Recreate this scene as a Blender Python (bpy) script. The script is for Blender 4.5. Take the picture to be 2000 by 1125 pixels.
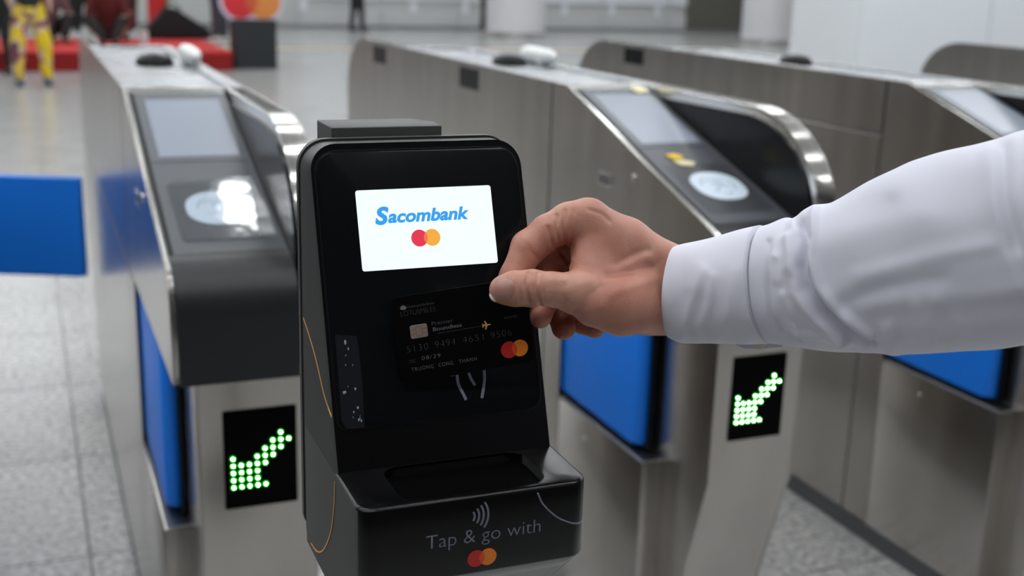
import bpy, bmesh, math, random
import numpy as np
from mathutils import Vector, Matrix
random.seed(7)
rng = np.random.default_rng(7)
for o in list(bpy.data.objects): bpy.data.objects.remove(o)
SC = bpy.context.scene
COL = SC.collection
PI = math.pi

# ------------------------------------------------------------------ camera
FPX = 2320.06
CAMZ = 1.3
RW2C = np.array([[0.92749841, -0.37273557, 0.02854633],
                 [-0.06978415, -0.24765523, -0.96633175],
                 [0.36725587, 0.89427908, -0.25571087]])
CAM0 = np.array([0, 0, CAMZ])
cd = bpy.data.cameras.new('camera'); cam = bpy.data.objects.new('camera', cd); COL.objects.link(cam)
cd.sensor_width = 36; cd.lens = FPX * 36 / 2000
rt = RW2C.T
m = Matrix(((rt[0][0], -rt[0][1], -rt[0][2], 0), (rt[1][0], -rt[1][1], -rt[1][2], 0),
            (rt[2][0], -rt[2][1], -rt[2][2], CAMZ), (0, 0, 0, 1)))
cam.matrix_world = m
cd.clip_start = 0.05
cd.dof.use_dof = True; cd.dof.focus_distance = 0.755; cd.dof.aperture_fstop = 7.2
cd.dof.aperture_blades = 0
SC.camera = cam

# ------------------------------------------------------------------ light
SC.view_settings.view_transform = 'Standard'
SC.view_settings.look = 'None'
SC.view_settings.gamma = 1
SC.view_settings.use_curve_mapping = False
SC.view_settings.exposure = 0.0
W = bpy.data.worlds.new('hall_air'); SC.world = W; W.use_nodes = True
W.node_tree.nodes['Background'].inputs[0].default_value = (0.80, 0.87, 1.0, 1)
W.node_tree.nodes['Background'].inputs[1].default_value = 0.42
STRIP_POWER = 16.0      # emission of the ceiling strip lights

# ------------------------------------------------------------------ helpers
def mat(name, col, rough=0.5, metal=0.0, spec=0.5, coat=0.0, emit=None, estr=0.0, alpha=None):
    M = bpy.data.materials.new(name); M.use_nodes = True
    b = M.node_tree.nodes['Principled BSDF']
    b.inputs['Base Color'].default_value = (*col, 1)
    b.inputs['Roughness'].default_value = rough
    b.inputs['Metallic'].default_value = metal
    b.inputs['Specular IOR Level'].default_value = spec
    b.inputs['Coat Weight'].default_value = coat
    if emit:
        b.inputs['Emission Color'].default_value = (*emit, 1)
        b.inputs['Emission Strength'].default_value = estr
    if alpha is not None: b.inputs['Alpha'].default_value = alpha
    return M
def nodes(M): return M.node_tree.nodes, M.node_tree.links, M.node_tree.nodes['Principled BSDF']
def noisy(M, scale=(1, 1, 1), nscale=20, c1=None, c2=None, r1=None, r2=None, bump=0, bdist=0.001, detail=4, lo=.3, hi=.7):
    N, L, B = nodes(M)
    tc = N.new('ShaderNodeTexCoord'); mp = N.new('ShaderNodeMapping'); mp.inputs['Scale'].default_value = scale
    nz = N.new('ShaderNodeTexNoise'); nz.inputs['Scale'].default_value = nscale; nz.inputs['Detail'].default_value = detail
    L.new(tc.outputs['Object'], mp.inputs[0]); L.new(mp.outputs[0], nz.inputs['Vector'])
    if c1:
        cr = N.new('ShaderNodeValToRGB'); cr.color_ramp.elements[0].position = lo; cr.color_ramp.elements[1].position = hi
        cr.color_ramp.elements[0].color = (*c1, 1); cr.color_ramp.elements[1].color = (*c2, 1)
        L.new(nz.outputs['Fac'], cr.inputs[0]); L.new(cr.outputs[0], B.inputs['Base Color'])
    if r1 is not None:
        mr = N.new('ShaderNodeMapRange'); mr.inputs['From Min'].default_value = .3; mr.inputs['From Max'].default_value = .7
        mr.inputs['To Min'].default_value = r1; mr.inputs['To Max'].default_value = r2
        L.new(nz.outputs['Fac'], mr.inputs[0]); L.new(mr.outputs[0], B.inputs['Roughness'])
    if bump:
        bp = N.new('ShaderNodeBump'); bp.inputs['Strength'].default_value = bump; bp.inputs['Distance'].default_value = bdist
        L.new(nz.outputs['Fac'], bp.inputs['Height']); L.new(bp.outputs[0], B.inputs['Normal'])
    return M
steel = noisy(mat('brushed_steel', (.56, .54, .51), .22, 1.0), (5, 5, .4), 2.2, (.455, .430, .402), (.53, .505, .475), .22, .27)
top_steel = noisy(mat('top_sheet_steel', (.40, .42, .44), .26, 1.0), (1, 1, 1), 3, (.36, .38, .40), (.43, .45, .475), .22, .30)
steel_edge = mat('bright_steel', (.80, .79, .77), .16, 1.0)
steel_band = noisy(mat('band_steel', (.72, .70, .67), .14, 1.0), (30, 1, 1), 8, (.66, .64, .61), (.76, .74, .71), .10, .2)
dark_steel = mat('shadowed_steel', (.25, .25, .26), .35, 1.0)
plast = noisy(mat('dark_grey_plastic', (.011, .0125, .015), .40, 0, .45), (1, 1, 1), 300, bump=.05, bdist=.0004)
black = mat('black_plastic', (.005, .005, .0055), .45, 0, .3)
gloss_black = mat('black_acrylic', (.004, .005, .006), .25, 0, .18)
disp_black = mat('display_tint', (.001, .0015, .001), .3, 0, .04)
blue = mat('blue_flap', (.006, .20, .85), .42, 0, .35)
whitep = mat('white_plastic', (.78, .79, .78), .35)
rubber = mat('dark_rubber', (.03, .03, .03), .6)
lcd_grey = mat('lcd_surface', (.27, .30, .36), .22, 0, .45)
badge_w = mat('badge_white', (.60, .69, .78), .35)
badge_ink = mat('badge_ink', (.16, .22, .30), .5)

def link(o, parent=None):
    COL.objects.link(o)
    if parent is not None: o.parent = parent
    return o
def mkmesh(name, verts, faces, mats, parent=None, smooth=None, midx=None):
    me = bpy.data.meshes.new(name); me.from_pydata([tuple(v) for v in verts], [], faces)
    for mm in (mats if isinstance(mats, (list, tuple)) else [mats]): me.materials.append(mm)
    if midx is not None: me.polygons.foreach_set('material_index', midx)
    if smooth is not None:
        me.polygons.foreach_set('use_smooth', [True] * len(me.polygons))
        if smooth < 3: me.set_sharp_from_angle(angle=smooth)
    me.update()
    return link(bpy.data.objects.new(name, me), parent)
def bobj(name, bm, mats, parent=None, smooth=0.7):
    bmesh.ops.recalc_face_normals(bm, faces=bm.faces)
    me = bpy.data.meshes.new(name); bm.to_mesh(me); bm.free()
    for mm in (mats if isinstance(mats, (list, tuple)) else [mats]): me.materials.append(mm)
    me.polygons.foreach_set('use_smooth', [True] * len(me.polygons)); me.set_sharp_from_angle(angle=smooth)
    return link(bpy.data.objects.new(name, me), parent)
def thing(name, label, cat, loc=(0, 0, 0), rz=0, group=None):
    o = bpy.data.objects.new(name, None); o.empty_display_size = .1
    COL.objects.link(o); o.location = loc; o.rotation_euler = (0, 0, rz)
    o['label'] = label; o['category'] = cat
    if group: o['group'] = group
    return o
def tag(o, label, cat, group=None):
    o['label'] = label; o['category'] = cat
    if group: o['group'] = group
    return o
def box(bm, x0, x1, y0, y1, z0, z1, bev=0.0, seg=2):
    vs = [bm.verts.new((x, y, z)) for x in (x0, x1) for y in (y0, y1) for z in (z0, z1)]
    fs = [bm.faces.new([vs[i] for i in f]) for f in ((0, 1, 3, 2), (4, 6, 7, 5), (0, 4, 5, 1), (2, 3, 7, 6), (0, 2, 6, 4), (1, 5, 7, 3))]
    if bev:
        es = list({e for f in fs for e in f.edges})
        bmesh.ops.bevel(bm, geom=es, offset=bev, segments=seg, profile=.5, affect='EDGES')
def prism(bm, prof, a0, a1, axis=0, bev=0.0, seg=2):
    """prof: 2D outline; axis 0: (y,z) along x; 1: (x,z) along y; 2: (x,y) along z"""
    def P(p, a):
        if axis == 0: return (a, p[0], p[1])
        if axis == 1: return (p[0], a, p[1])
        return (p[0], p[1], a)
    A = [bm.verts.new(P(p, a0)) for p in prof]; B = [bm.verts.new(P(p, a1)) for p in prof]
    n = len(prof); fs = [bm.faces.new(A), bm.faces.new(B[::-1])]
    for i in range(n): fs.append(bm.faces.new((A[i], B[i], B[(i + 1) % n], A[(i + 1) % n])))
    if bev:
        es = list({e for f in fs[:2] for e in f.edges})
        bmesh.ops.bevel(bm, geom=es, offset=bev, segments=seg, profile=.5, affect='EDGES')
def rrect(x0, x1, y0, y1, r, n=6):
    rs = r if isinstance(r, (list, tuple)) else [r] * 4   # BL BR TR TL
    out = []
    for (cx, cy, a, rr) in ((x0 + rs[0], y0 + rs[0], PI, rs[0]), (x1 - rs[1], y0 + rs[1], 1.5 * PI, rs[1]), (x1 - rs[2], y1 - rs[2], 0, rs[2]), (x0 + rs[3], y1 - rs[3], PI / 2, rs[3])):
        for k in range(n + 1):
            t = a + PI / 2 * k / n; out.append((cx + rr * math.cos(t), cy + rr * math.sin(t)))
    return out
def arc(cx, cy, rx, ry, a0, a1, n):
    return [(cx + rx * math.cos(math.radians(a0 + (a1 - a0) * k / n)), cy + ry * math.sin(math.radians(a0 + (a1 - a0) * k / n))) for k in range(n + 1)]
def tube(bm, pts, r, n=8, close=True):
    pts = [Vector(p) for p in pts]; rings = []
    for i, p in enumerate(pts):
        t = (pts[min(i + 1, len(pts) - 1)] - pts[max(i - 1, 0)]).normalized()
        u = t.orthogonal().normalized() if i == 0 else (uprev - t * uprev.dot(t)).normalized()
        uprev = u; w = t.cross(u); rr = r[i] if isinstance(r, (list, tuple)) else r
        rings.append([bm.verts.new(p + (u * math.cos(2 * PI * k / n) + w * math.sin(2 * PI * k / n)) * rr) for k in range(n)])
    for a, b in zip(rings, rings[1:]):
        for k in range(n): bm.faces.new((a[k], a[(k + 1) % n], b[(k + 1) % n], b[k]))
    if close: bm.faces.new(rings[0][::-1]); bm.faces.new(rings[-1])
class Frame:
    """flat frame: local (a, b, c) -> world; a along ax, b along ay, c along the normal"""
    def __init__(s, o, ax, ay):
        s.o = Vector(o); s.x = Vector(ax).normalized(); s.y = Vector(ay).normalized(); s.n = s.x.cross(s.y)
    def __call__(s, a, b, c=0): return s.o + s.x * a + s.y * b + s.n * c
def slab(fr, outline, c0, c1, bev=0, seg=2, bm=None):
    bm = bm or bmesh.new()
    A = [bm.verts.new(fr(p[0], p[1], c0)) for p in outline]; B = [bm.verts.new(fr(p[0], p[1], c1)) for p in outline]
    n = len(outline); f0 = bm.faces.new(A[::-1]); f1 = bm.faces.new(B)
    for i in range(n): bm.faces.new((A[i], A[(i + 1) % n], B[(i + 1) % n], B[i]))
    if bev: bmesh.ops.bevel(bm, geom=list(f1.edges), offset=bev, segments=seg, profile=.5, affect='EDGES')
    return bm
def circle(cx, cy, r, n=32): return [(cx + r * math.cos(2 * PI * k / n), cy + r * math.sin(2 * PI * k / n)) for k in range(n)]
def stroke(fr, pts, w, c0, c1, bm=None, taper=None):
    """flat ribbon along 2D points"""
    bm = bm or bmesh.new(); L = []; R = []
    for i, p in enumerate(pts):
        a = pts[max(i - 1, 0)]; b = pts[min(i + 1, len(pts) - 1)]
        d = Vector((b[0] - a[0], b[1] - a[1])).normalized(); nn = Vector((-d.y, d.x))
        ww = (taper[i] if taper else w) / 2
        L.append((p[0] + nn.x * ww, p[1] + nn.y * ww)); R.append((p[0] - nn.x * ww, p[1] - nn.y * ww))
    for i in range(len(pts) - 1):
        q = (L[i], L[i + 1], R[i + 1], R[i])
        t = [bm.verts.new(fr(x, y, c1)) for x, y in q]; s_ = [bm.verts.new(fr(x, y, c0)) for x, y in q]
        bm.faces.new(t)
        for k in range(4): bm.faces.new((t[k], s_[k], s_[(k + 1) % 4], t[(k + 1) % 4]))
    return bm
def smooth_pts(pts, k=6):
    out = []
    P = [Vector((*p, 0)) if len(p) == 2 else Vector(p) for p in pts]
    for i in range(len(P) - 1):
        p0 = P[max(i - 1, 0)]; p1 = P[i]; p2 = P[i + 1]; p3 = P[min(i + 2, len(P) - 1)]
        for j in range(k):
            t = j / k
            out.append(0.5 * ((2 * p1) + (p2 - p0) * t + (2 * p0 - 5 * p1 + 4 * p2 - p3) * t * t + (3 * p1 - p0 - 3 * p2 + p3) * t ** 3))
    out.append(P[-1]); return [tuple(q) for q in out]
_capH = {}
def textmesh(name, s, fr, a, b, W_, H_, mats, parent, c=0.0003, shear=0.0, bold=0.0, ext=0.0, track=1.0):
    cu = bpy.data.curves.new('t', 'FONT'); cu.body = s; cu.size = 1; cu.shear = shear; cu.offset = bold; cu.space_character = track
    cu.resolution_u = 4
    ob = bpy.data.objects.new('t', cu); COL.objects.link(ob)
    h = bpy.data.curves.new('h', 'FONT'); h.body = 'H'; h.size = 1; h.offset = bold
    oh = bpy.data.objects.new('h', h); COL.objects.link(oh)
    bpy.context.view_layer.update(); dg = bpy.context.evaluated_depsgraph_get()
    me = bpy.data.meshes.new_from_object(ob.evaluated_get(dg)); mh = bpy.data.meshes.new_from_object(oh.evaluated_get(dg))
    hh = max(v.co.y for v in mh.vertices); x0 = min(v.co.x for v in me.vertices); x1 = max(v.co.x for v in me.vertices)
    for o_ in (ob, oh): bpy.data.objects.remove(o_)
    sx = W_ / (x1 - x0); sy = H_ / hh
    for v in me.vertices: v.co = fr(a + (v.co.x - x0) * sx, b + v.co.y * sy, c)
    me.materials.clear(); me.materials.append(mats); me.name = name
    return link(bpy.data.objects.new(name, me), parent)

# ------------------------------------------------------------------ setting
tile_mat = mat('grey_terrazzo', (.5, .5, .49), .22, 0, .5)
def terrazzo(M):
    N, L, B = nodes(M)
    tc = N.new('ShaderNodeNewGeometry')
    n1 = N.new('ShaderNodeTexNoise'); n1.inputs['Scale'].default_value = 55; n1.inputs['Detail'].default_value = 5; n1.inputs['Roughness'].default_value = .7
    n2 = N.new('ShaderNodeTexNoise'); n2.inputs['Scale'].default_value = 3; n2.inputs['Detail'].default_value = 3
    L.new(tc.outputs['Position'], n1.inputs['Vector']); L.new(tc.outputs['Position'], n2.inputs['Vector'])
    c = N.new('ShaderNodeValToRGB'); e = c.color_ramp.elements; e[0].position = .36; e[0].color = (.22, .22, .215, 1); e[1].position = .58; e[1].color = (.57, .57, .56, 1)
    L.new(n1.outputs['Fac'], c.inputs[0])
    mx = N.new('ShaderNodeMixRGB'); mx.blend_type = 'MULTIPLY'; mx.inputs[0].default_value = .35
    L.new(c.outputs[0], mx.inputs[1]); L.new(n2.outputs['Fac'], mx.inputs[2]); L.new(mx.outputs[0], B.inputs['Base Color'])
terrazzo(tile_mat)
grout = mat('dark_grout', (.16, .16, .155), .7)
bm = bmesh.new(); box(bm, -14, 34, -8, 36, -.06, -.004)
floor = bobj('floor', bm, [grout]); floor['kind'] = 'structure'
TW = .6
bm = bmesh.new(); box(bm, .002, TW - .002, .002, TW - .002, -.004, 0, .0008, 1)
proto = bobj('tile', bm, tile_mat, floor); first = True
cells = []
for i in range(-6, 12):
    for j in range(-1, 22):
        x = .06 + i * TW; y = 2.01 + j * TW
        p = RW2C @ (np.array([x + .3, y + .3, 0]) - CAM0)
        if p[2] < .5: continue
        u = p[0] / p[2] * FPX; v = p[1] / p[2] * FPX
        if abs(u) < 1250 and v < 900: cells.append((p[2], x, y))
cells.sort(); near = cells[:290]; used = set()
for d, x, y in near:
    used.add((round(x, 2), round(y, 2)))
    if first: o = proto; first = False
    else: o = proto.copy(); COL.objects.link(o)
    o.location = (x, y, 0)
bm = bmesh.new()
for i in range(-24, 56):
    for j in range(-17, 57):
        x = .06 + i * TW; y = 2.01 + j * TW
        if (round(x, 2), round(y, 2)) in used: continue
        v = [bm.verts.new(q) for q in ((x + .002, y + .002, 0), (x + TW - .002, y + .002, 0), (x + TW - .002, y + TW - .002, 0), (x + .002, y + TW - .002, 0))]
        bm.faces.new(v)
o = bobj('far_tiles', bm, tile_mat, floor); o['kind'] = 'stuff'
# tactile strip in the floor
tact = mat('tan_tactile', (.52, .42, .30), .6)
bm = bmesh.new(); box(bm, 1.0, 12.0, 19.6, 19.95, 0, .004)
for k in range(40):
    x = 1.1 + k * .27
    box(bm, x, x + .2, 19.66, 19.72, .004, .009); box(bm, x, x + .2, 19.83, 19.89, .004, .009)
o = bobj('trim_1', bm, tact); o['kind'] = 'structure'

wallm = mat('pale_wall_panel', (.80, .84, .88), .35)
walld = mat('dark_recess', (.16, .165, .16), .5)
ceilm = mat('ceiling_panel', (.62, .63, .64), .7)
strip_m = mat('strip_light', (.9, .9, .9), .4, emit=(.95, .98, 1.0), estr=STRIP_POWER)
frame_m = mat('light_trim', (.7, .7, .7), .4)
bm = bmesh.new(); box(bm, -14, 34, -8, 36, 4.6, 4.7)
ceil = bobj('ceiling', bm, ceilm); ceil['kind'] = 'structure'
# linear ceiling lights (they run across the lanes)
k = 0
for y in (-.8, .9, 2.8, 5.2, 7.6, 10, 12.4, 15.5, 18.5, 21.5, 24.5):
    for (x0, x1) in ((-5.65, -2.9), (-2.35, .4), (.95, 3.7), (4.8, 7.55), (8.1, 10.85), (11.4, 14.15), (14.7, 17.45)):
        if y < 2 and x0 > 8: continue
        hx = (x1 - x0) / 2
        bm = bmesh.new(); box(bm, -hx, hx, -.16, .16, -.05, 0, .004, 1); t = bobj('strip_light', bm, frame_m, ceil); t.location = ((x0 + x1) / 2, y, 4.6)
        bm = bmesh.new(); box(bm, -hx + .03, hx - .03, -.13, .13, -.056, -.049); bobj('diffuser', bm, strip_m, t)
# back wall
WY = 27.5
bm = bmesh.new(); box(bm, -14, 34, WY, WY + .3, 0, 4.6)
o = bobj('wall_back', bm, mat('back_wall', (.55, .56, .55), .5)); o['kind'] = 'structure'; wb = o
for k in range(14):
    x = 5.9 + k * 1.9
    bm = bmesh.new(); box(bm, x, x + 1.86, WY - .06, WY, .62, 3.2, .008, 1); bobj('panel', bm, wallm, wb)
    bm = bmesh.new(); box(bm, x, x + 1.86, WY - .05, WY, .02, .36, .008, 1); bobj('lower_panel', bm, mat('kick_panel', (.62, .63, .63), .5) if k == 0 else bpy.data.materials['kick_panel'], wb)
for k in range(20):
    x = 5.9 + k * 1.3
    bm = bmesh.new(); box(bm, x, x + .14, WY - .05, WY, .36, .62); bobj('post', bm, wallm, wb)
bm = bmesh.new(); box(bm, -14, 34, WY - .5, WY - .06, 0, .05, .01, 1)
o = bobj('base_strip_back', bm, mat('base_strip_grey', (.17, .18, .19), .6)); o['kind'] = 'structure'  # low dark grey strip along the foot of the back wall
bm = bmesh.new(); box(bm, 15.9, 17.6, WY - .1, WY + .02, .0, 2.4, .01, 1)
o = bobj('door_1', bm, mat('dark_door', (.14, .135, .11), .5)); o['kind'] = 'structure'
bm = bmesh.new(); box(bm, 17.3, 17.36, WY - .16, WY - .1, .9, 1.2, .01, 1); bobj('door_handle', bm, steel_edge, o)
# white pier at the right
bm = bmesh.new(); box(bm, 10.5, 24, 13.5, 15.0, 0, 4.6)
o = bobj('wall_right', bm, mat('pier_core', (.3, .3, .3), .6)); o['kind'] = 'structure'
pier = mat('white_pier_panel', (.72, .75, .78), .4)
for (x0, x1) in ((10.5, 12.72), (12.735, 15.2), (15.215, 18.0), (18.015, 21)):
    bm = bmesh.new(); box(bm, x0, x1, 13.46, 13.5, .1, 4.5, .004, 1); bobj('panel', bm, pier, o)
bm = bmesh.new(); box(bm, 10.46, 10.5, 13.46, 15.0, .1, 4.5, .004, 1); bobj('panel', bm, pier, o)
bm = bmesh.new(); box(bm, -14.2, -14, -8, 36, 0, 4.6); o = bobj('wall_left', bm, mat('left_wall', (.4, .41, .42), .6)); o['kind'] = 'structure'
bm = bmesh.new(); box(bm, -14, 34, -4.2, -4, 0, 4.6); o = bobj('wall_front_unseen', bm, mat('unseen_dark_wall', (.07, .066, .06), .6)); o['kind'] = 'structure'  # unseen wall behind the camera, made dark and near to darken front reflections
# round columns
colm = mat('column_white', (.68, .68, .70), .45)
for i, (cx, cy, r, lab) in enumerate(((9.75, 24.0, .63, 'round pale column standing left of the dark door, base ringed in steel'), (14.7, 21.9, .56, 'round pale column right of the dark door, beside the white pier'))):
    t = thing('round_column', lab, 'column', (cx, cy, 0))
    bm = bmesh.new(); prism(bm, circle(0, 0, r, 40), .1, 4.6, 2); bobj('shaft', bm, colm, t)
    bm = bmesh.new(); prism(bm, circle(0, 0, r + .015, 40), 0, .12, 2, .004, 1); bobj('base_ring', bm, steel_edge, t)

# ------------------------------------------------------------------ ticket gates
# local frame: x 0..GW from the left face, y relative to the middle, z up; the two ends are the same turned by 180 degrees
GW = .205; YM = 2.68
def yy(v): return v - YM
FL = [(3.62, 1.095)] + arc(3.62, .925, .218, .17, 88, 4, 10)[0:] + [(3.838, .80), (3.825, .765)]   # rounded end profile (rear)
def gate_profile_flank(y0, z0):   # rear-flank side outline from y0
    return [(yy(y0), z0), (yy(y0), 1.0925)] + [(yy(a), b - .0025) for a, b in FL]
PROT = {}
def prot(key, build, mats):
    """mesh data shared between alike pieces of all the gates"""
    if key not in PROT:
        bm = bmesh.new(); build(bm); bmesh.ops.recalc_face_normals(bm, faces=bm.faces)
        me = bpy.data.meshes.new(key); bm.to_mesh(me); bm.free()
        for mm in (mats if isinstance(mats, (list, tuple)) else [mats]): me.materials.append(mm)
        me.polygons.foreach_set('use_smooth', [True] * len(me.polygons)); me.set_sharp_from_angle(angle=.6)
        PROT[key] = me
    return PROT[key]
def put(name, key, build, mats, parent, flip=False, label=None):
    o = bpy.data.objects.new(name, prot(key, build, mats)); link(o, parent)
    if flip: o.rotation_euler = (0, 0, PI)
    if label: o['label'] = label
    return o
X = lambda v: v - GW / 2
# slope frame on the reading head: a along x from the left face, b down the slope from the top
SL0 = Vector((0, yy(2.12), 1.095)); SLD = Vector((0, -.568, -.177)).normalized()
slope = Frame((-GW / 2, SL0.y, SL0.z), (1, 0, 0), -SLD)     # y axis points up the slope -> use negative b
def b_side_front(bm):
    prof = [(yy(2.187), .768), (yy(2.187), 1.095), (yy(2.12), 1.095), (yy(1.552), .919), (yy(1.532), .905), (yy(1.52), .88), (yy(1.513), .80), (yy(1.52), .768)]
    prism(bm, prof, X(0), X(.0035), 0, .0008, 1)
def b_side_lip(bm):      # bright folded edge of the side sheet along the slope
    prof = [(yy(2.125), 1.0955), (yy(1.552), .9195), (yy(1.530), .904), (yy(1.520), .88), (yy(1.513), .80), (yy(1.520), .768),
            (yy(1.528), .768), (yy(1.522), .80), (yy(1.528), .877), (yy(1.537), .898), (yy(1.556), .9115), (yy(2.125), 1.0875)]
    prism(bm, prof, X(.0036), X(.0085), 0, .0007, 1)
def b_side_rear(bm):
    prof = [(yy(2.193), .768)] + [(yy(2.193), 1.095), (yy(3.62), 1.095)] + [(yy(a), b) for a, b in FL[1:]]
    prism(bm, prof, X(0), X(.0035), 0, .0008, 1)
def b_side_rear_lo(bm):
    prism(bm, [(yy(2.193), .05), (yy(2.193), .763), (yy(3.785), .763), (yy(3.783), .478), (yy(3.715), .255), (yy(3.704), .05)], X(0), X(.0035), 0, .0008, 1)
def b_side_strip(bm):
    box(bm, X(0), X(.0035), yy(2.103), yy(2.187), .05, .763, .0008, 1)
def b_core(bm):
    box(bm, X(.0036), X(GW - .0036), yy(2.14), yy(3.22), .02, 1.083)
def b_top(bm):
    box(bm, X(.032), X(GW - .032), yy(2.14), yy(3.22), 1.083, 1.090, .001, 1)
def b_rim_left(bm):      # raised strip along the left edge, carried to the far end over the flank
    box(bm, X(.0036), X(.031), yy(2.122), yy(3.60), 1.083, 1.0945, .001, 1)
def b_top_lip(bm):
    box(bm, X(.031), X(.166), yy(2.118), yy(2.150), 1.0905, 1.0955, .0015, 2); slab(slope, rrect(.0092, .1655, -.026, -.001, .001, 1), -.003, .0006, .0003, 1, bm)
def b_head(bm):
    prof = [(yy(2.15), 1.082), (yy(2.12), 1.091), (yy(1.578), .9262)] + [(yy(a), b) for a, b in arc(1.578, .8540, .070, .072, 92, 180, 12)[1:]] + [(yy(1.508), .768), (yy(2.15), .768)]
    prism(bm, prof, X(.0087), X(.166), 0, .0012, 2)
def b_flank(bm):         # right flank, front rounded end (outer band)
    prof = [(yy(2 * YM - a), b) for a, b in ([(3.24, .768), (3.24, 1.0945), (3.62, 1.0945)] + FL[1:])]
    prism(bm, prof, X(.170), X(GW - .0036), 0, .0012, 1)
def b_flank_in(bm):
    pts = [(3.245, .78), (3.245, 1.075), (3.60, 1.078)] + [(3.62 + (a - 3.62) * .93, .925 + (b - .925) * .90) for a, b in FL[1:-1]] + [(3.812, .775)]
    prism(bm, [(yy(2 * YM - a), b) for a, b in pts], X(.1665), X(.1699), 0, .0006, 1)
def b_column(bm):
    prof = [(yy(1.74), 0), (yy(1.74), .760), (yy(1.575), .760), (yy(1.577), .478), (yy(1.645), .255), (yy(1.66), 0)]
    prism(bm, prof, X(.038), X(GW - .0036), 0, .002, 2)
def b_colback(bm):
    box(bm, X(.046), X(GW - .0036), yy(1.741), yy(2.139), .02, .766)
def b_lowbox(bm):
    box(bm, X(0), X(.045), yy(1.735), yy(2.101), .045, .460, .0025, 2)
def b_ledge(bm):
    box(bm, X(.003), X(.045), yy(1.738), yy(2.101), .4603, .4625, .0006, 1)
def b_plinth(bm):
    box(bm, X(.004), X(GW - .004), yy(1.80), yy(3.56), 0, .0445)
    box(bm, X(.002), X(.02), yy(1.745), yy(2.1), 0, .0445); box(bm, X(GW - .02), X(GW - .002), yy(3.26), yy(3.615), 0, .0445)
    box(bm, X(.002), X(.02), yy(2.1), yy(3.69), 0, .0445); box(bm, X(GW - .02), X(GW - .002), yy(1.67), yy(3.26), 0, .0445)
def b_flap(bm):
    prism(bm, rrect(X(.008), X(.038), yy(1.778), yy(2.36), .0145, 5), .475, .757, 2, .006, 3)
def b_flap_arm(bm):
    box(bm, X(.030), X(.037), yy(1.768), yy(1.80), .468, .756)
def b_soffit(bm): box(bm, X(.004), X(.166), yy(1.53), yy(2.13), .7605, .7675)
def b_display(bm): slab(Frame((X(.069), yy(1.5748), .556), (1, 0, 0), (0, 0, 1)), rrect(0, .103, 0, .147, .0015, 2), -.002, .0018, .0006, 1, bm)
LED = [(6, 0), (5, 1), (6, 1), (7, 1), (4, 2), (5, 2), (6, 2), (3, 3), (4, 3), (5, 3), (0, 3)]
LEDS = [(6, 0)] + [(c, 1) for c in (5, 6, 7)] + [(c, 2) for c in (4, 5, 6)] + [(c, 3) for c in (3, 4, 5)] + [(0, 3)] + [(c, 4) for c in range(5)] + [(c, 5) for c in range(4)] + [(c, 6) for c in range(4)] + [(c, 7) for c in range(5)]
led_core = mat('led_core', (.8, 1, .8), .4, emit=(.8, 1, .8), estr=30)
led_halo = mat('led_halo', (.01, .25, .02), .3, emit=(.0, 1.0, .0), estr=1.5)  # green bloom round each LED, put in as a wider glowing disc
led_off = mat('led_unlit', (.003, .025, .006), .4)
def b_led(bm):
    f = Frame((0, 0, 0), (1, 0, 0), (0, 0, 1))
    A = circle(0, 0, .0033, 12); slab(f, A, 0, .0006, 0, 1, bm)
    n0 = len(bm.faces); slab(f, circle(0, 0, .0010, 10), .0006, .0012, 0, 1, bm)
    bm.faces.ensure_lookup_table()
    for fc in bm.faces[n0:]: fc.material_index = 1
def b_led_off(bm): slab(Frame((0, 0, 0), (1, 0, 0), (0, 0, 1)), circle(0, 0, .002, 8), 0, .0004, 0, 1, bm)
def led_xz(c, r): return X(.069) + .0125 + c * .01125, .556 + .0330 + (7 - r) * .01085 + .0
def b_slope_panel(bm): slab(slope, rrect(.0092, .1655, -.562, -.024, .001, 2), -.0030, .0003, .0004, 1, bm)
def b_seal(bm): slab(slope, rrect(.0088, .0150, -.560, -.024, .001, 1), -.002, .0016, .0004, 1, bm)
def b_screen_bezel(bm): slab(slope, rrect(.016, .160, -.287, -.030, .004, 3), .0, .0012, .0004, 1, bm)
def b_lcd(bm): slab(slope, rrect(.030, .150, -.283 + .010, -.055, .003, 3), .0012, .0022, .0004, 1, bm)
def b_badgepad(bm): slab(slope, rrect(.030, .152, -.530, -.355, .010, 4), 0, .0010, .0005, 1, bm)
def b_badge(bm): slab(slope, rrect(.047, .140, -.4900, -.3910, .042, 10), .0010, .0022, .0005, 2, bm)
def b_picto(bm):
    c = .0024
    for pts in ([(.075, -.455), (.083, -.462), (.088, -.448), (.105, -.440), (.112, -.447)], [(.070, -.425), (.090, -.418), (.108, -.425)], [(.085, -.432), (.100, -.428), (.104, -.436), (.088, -.441), (.085, -.432)], [(.063, -.440), (.066, -.423), (.080, -.409)], [(.118, -.455), (.124, -.440), (.120, -.424)], [(.092, -.468), (.101, -.472), (.106, -.462)]):
        stroke(slope, pts, .0016, .0021, c, bm)
def b_slot(bm):
    box(bm, X(-.0012), X(.001), yy(1.912), yy(1.960), .927, .931); box(bm, X(-.0012), X(.001), yy(1.912), yy(1.960), .948, .952)
    box(bm, X(-.0012), X(.001), yy(1.908), yy(1.912), .927, .952); box(bm, X(-.0012), X(.001), yy(1.960), yy(1.964), .927, .952)
def b_slot_in(bm): box(bm, X(-.0006), X(.001), yy(1.912), yy(1.960), .931, .948)
def b_lockcyl(bm): prism(bm, circle(yy(1.826), .9605, .007, 16), X(-.0025), X(0), 0, .0006, 1)
def b_screw(bm): prism(bm, circle(yy(1.97), .418, .0045, 14), X(-.0015), X(0), 0, .0005, 1)
def b_win(y, h=.05, w=.13):
    def f(bm): box(bm, X(-.0012), X(.001), yy(y) - w / 2, yy(y) + w / 2, 1.083 - h, 1.083, .001, 1)
    return f
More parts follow.
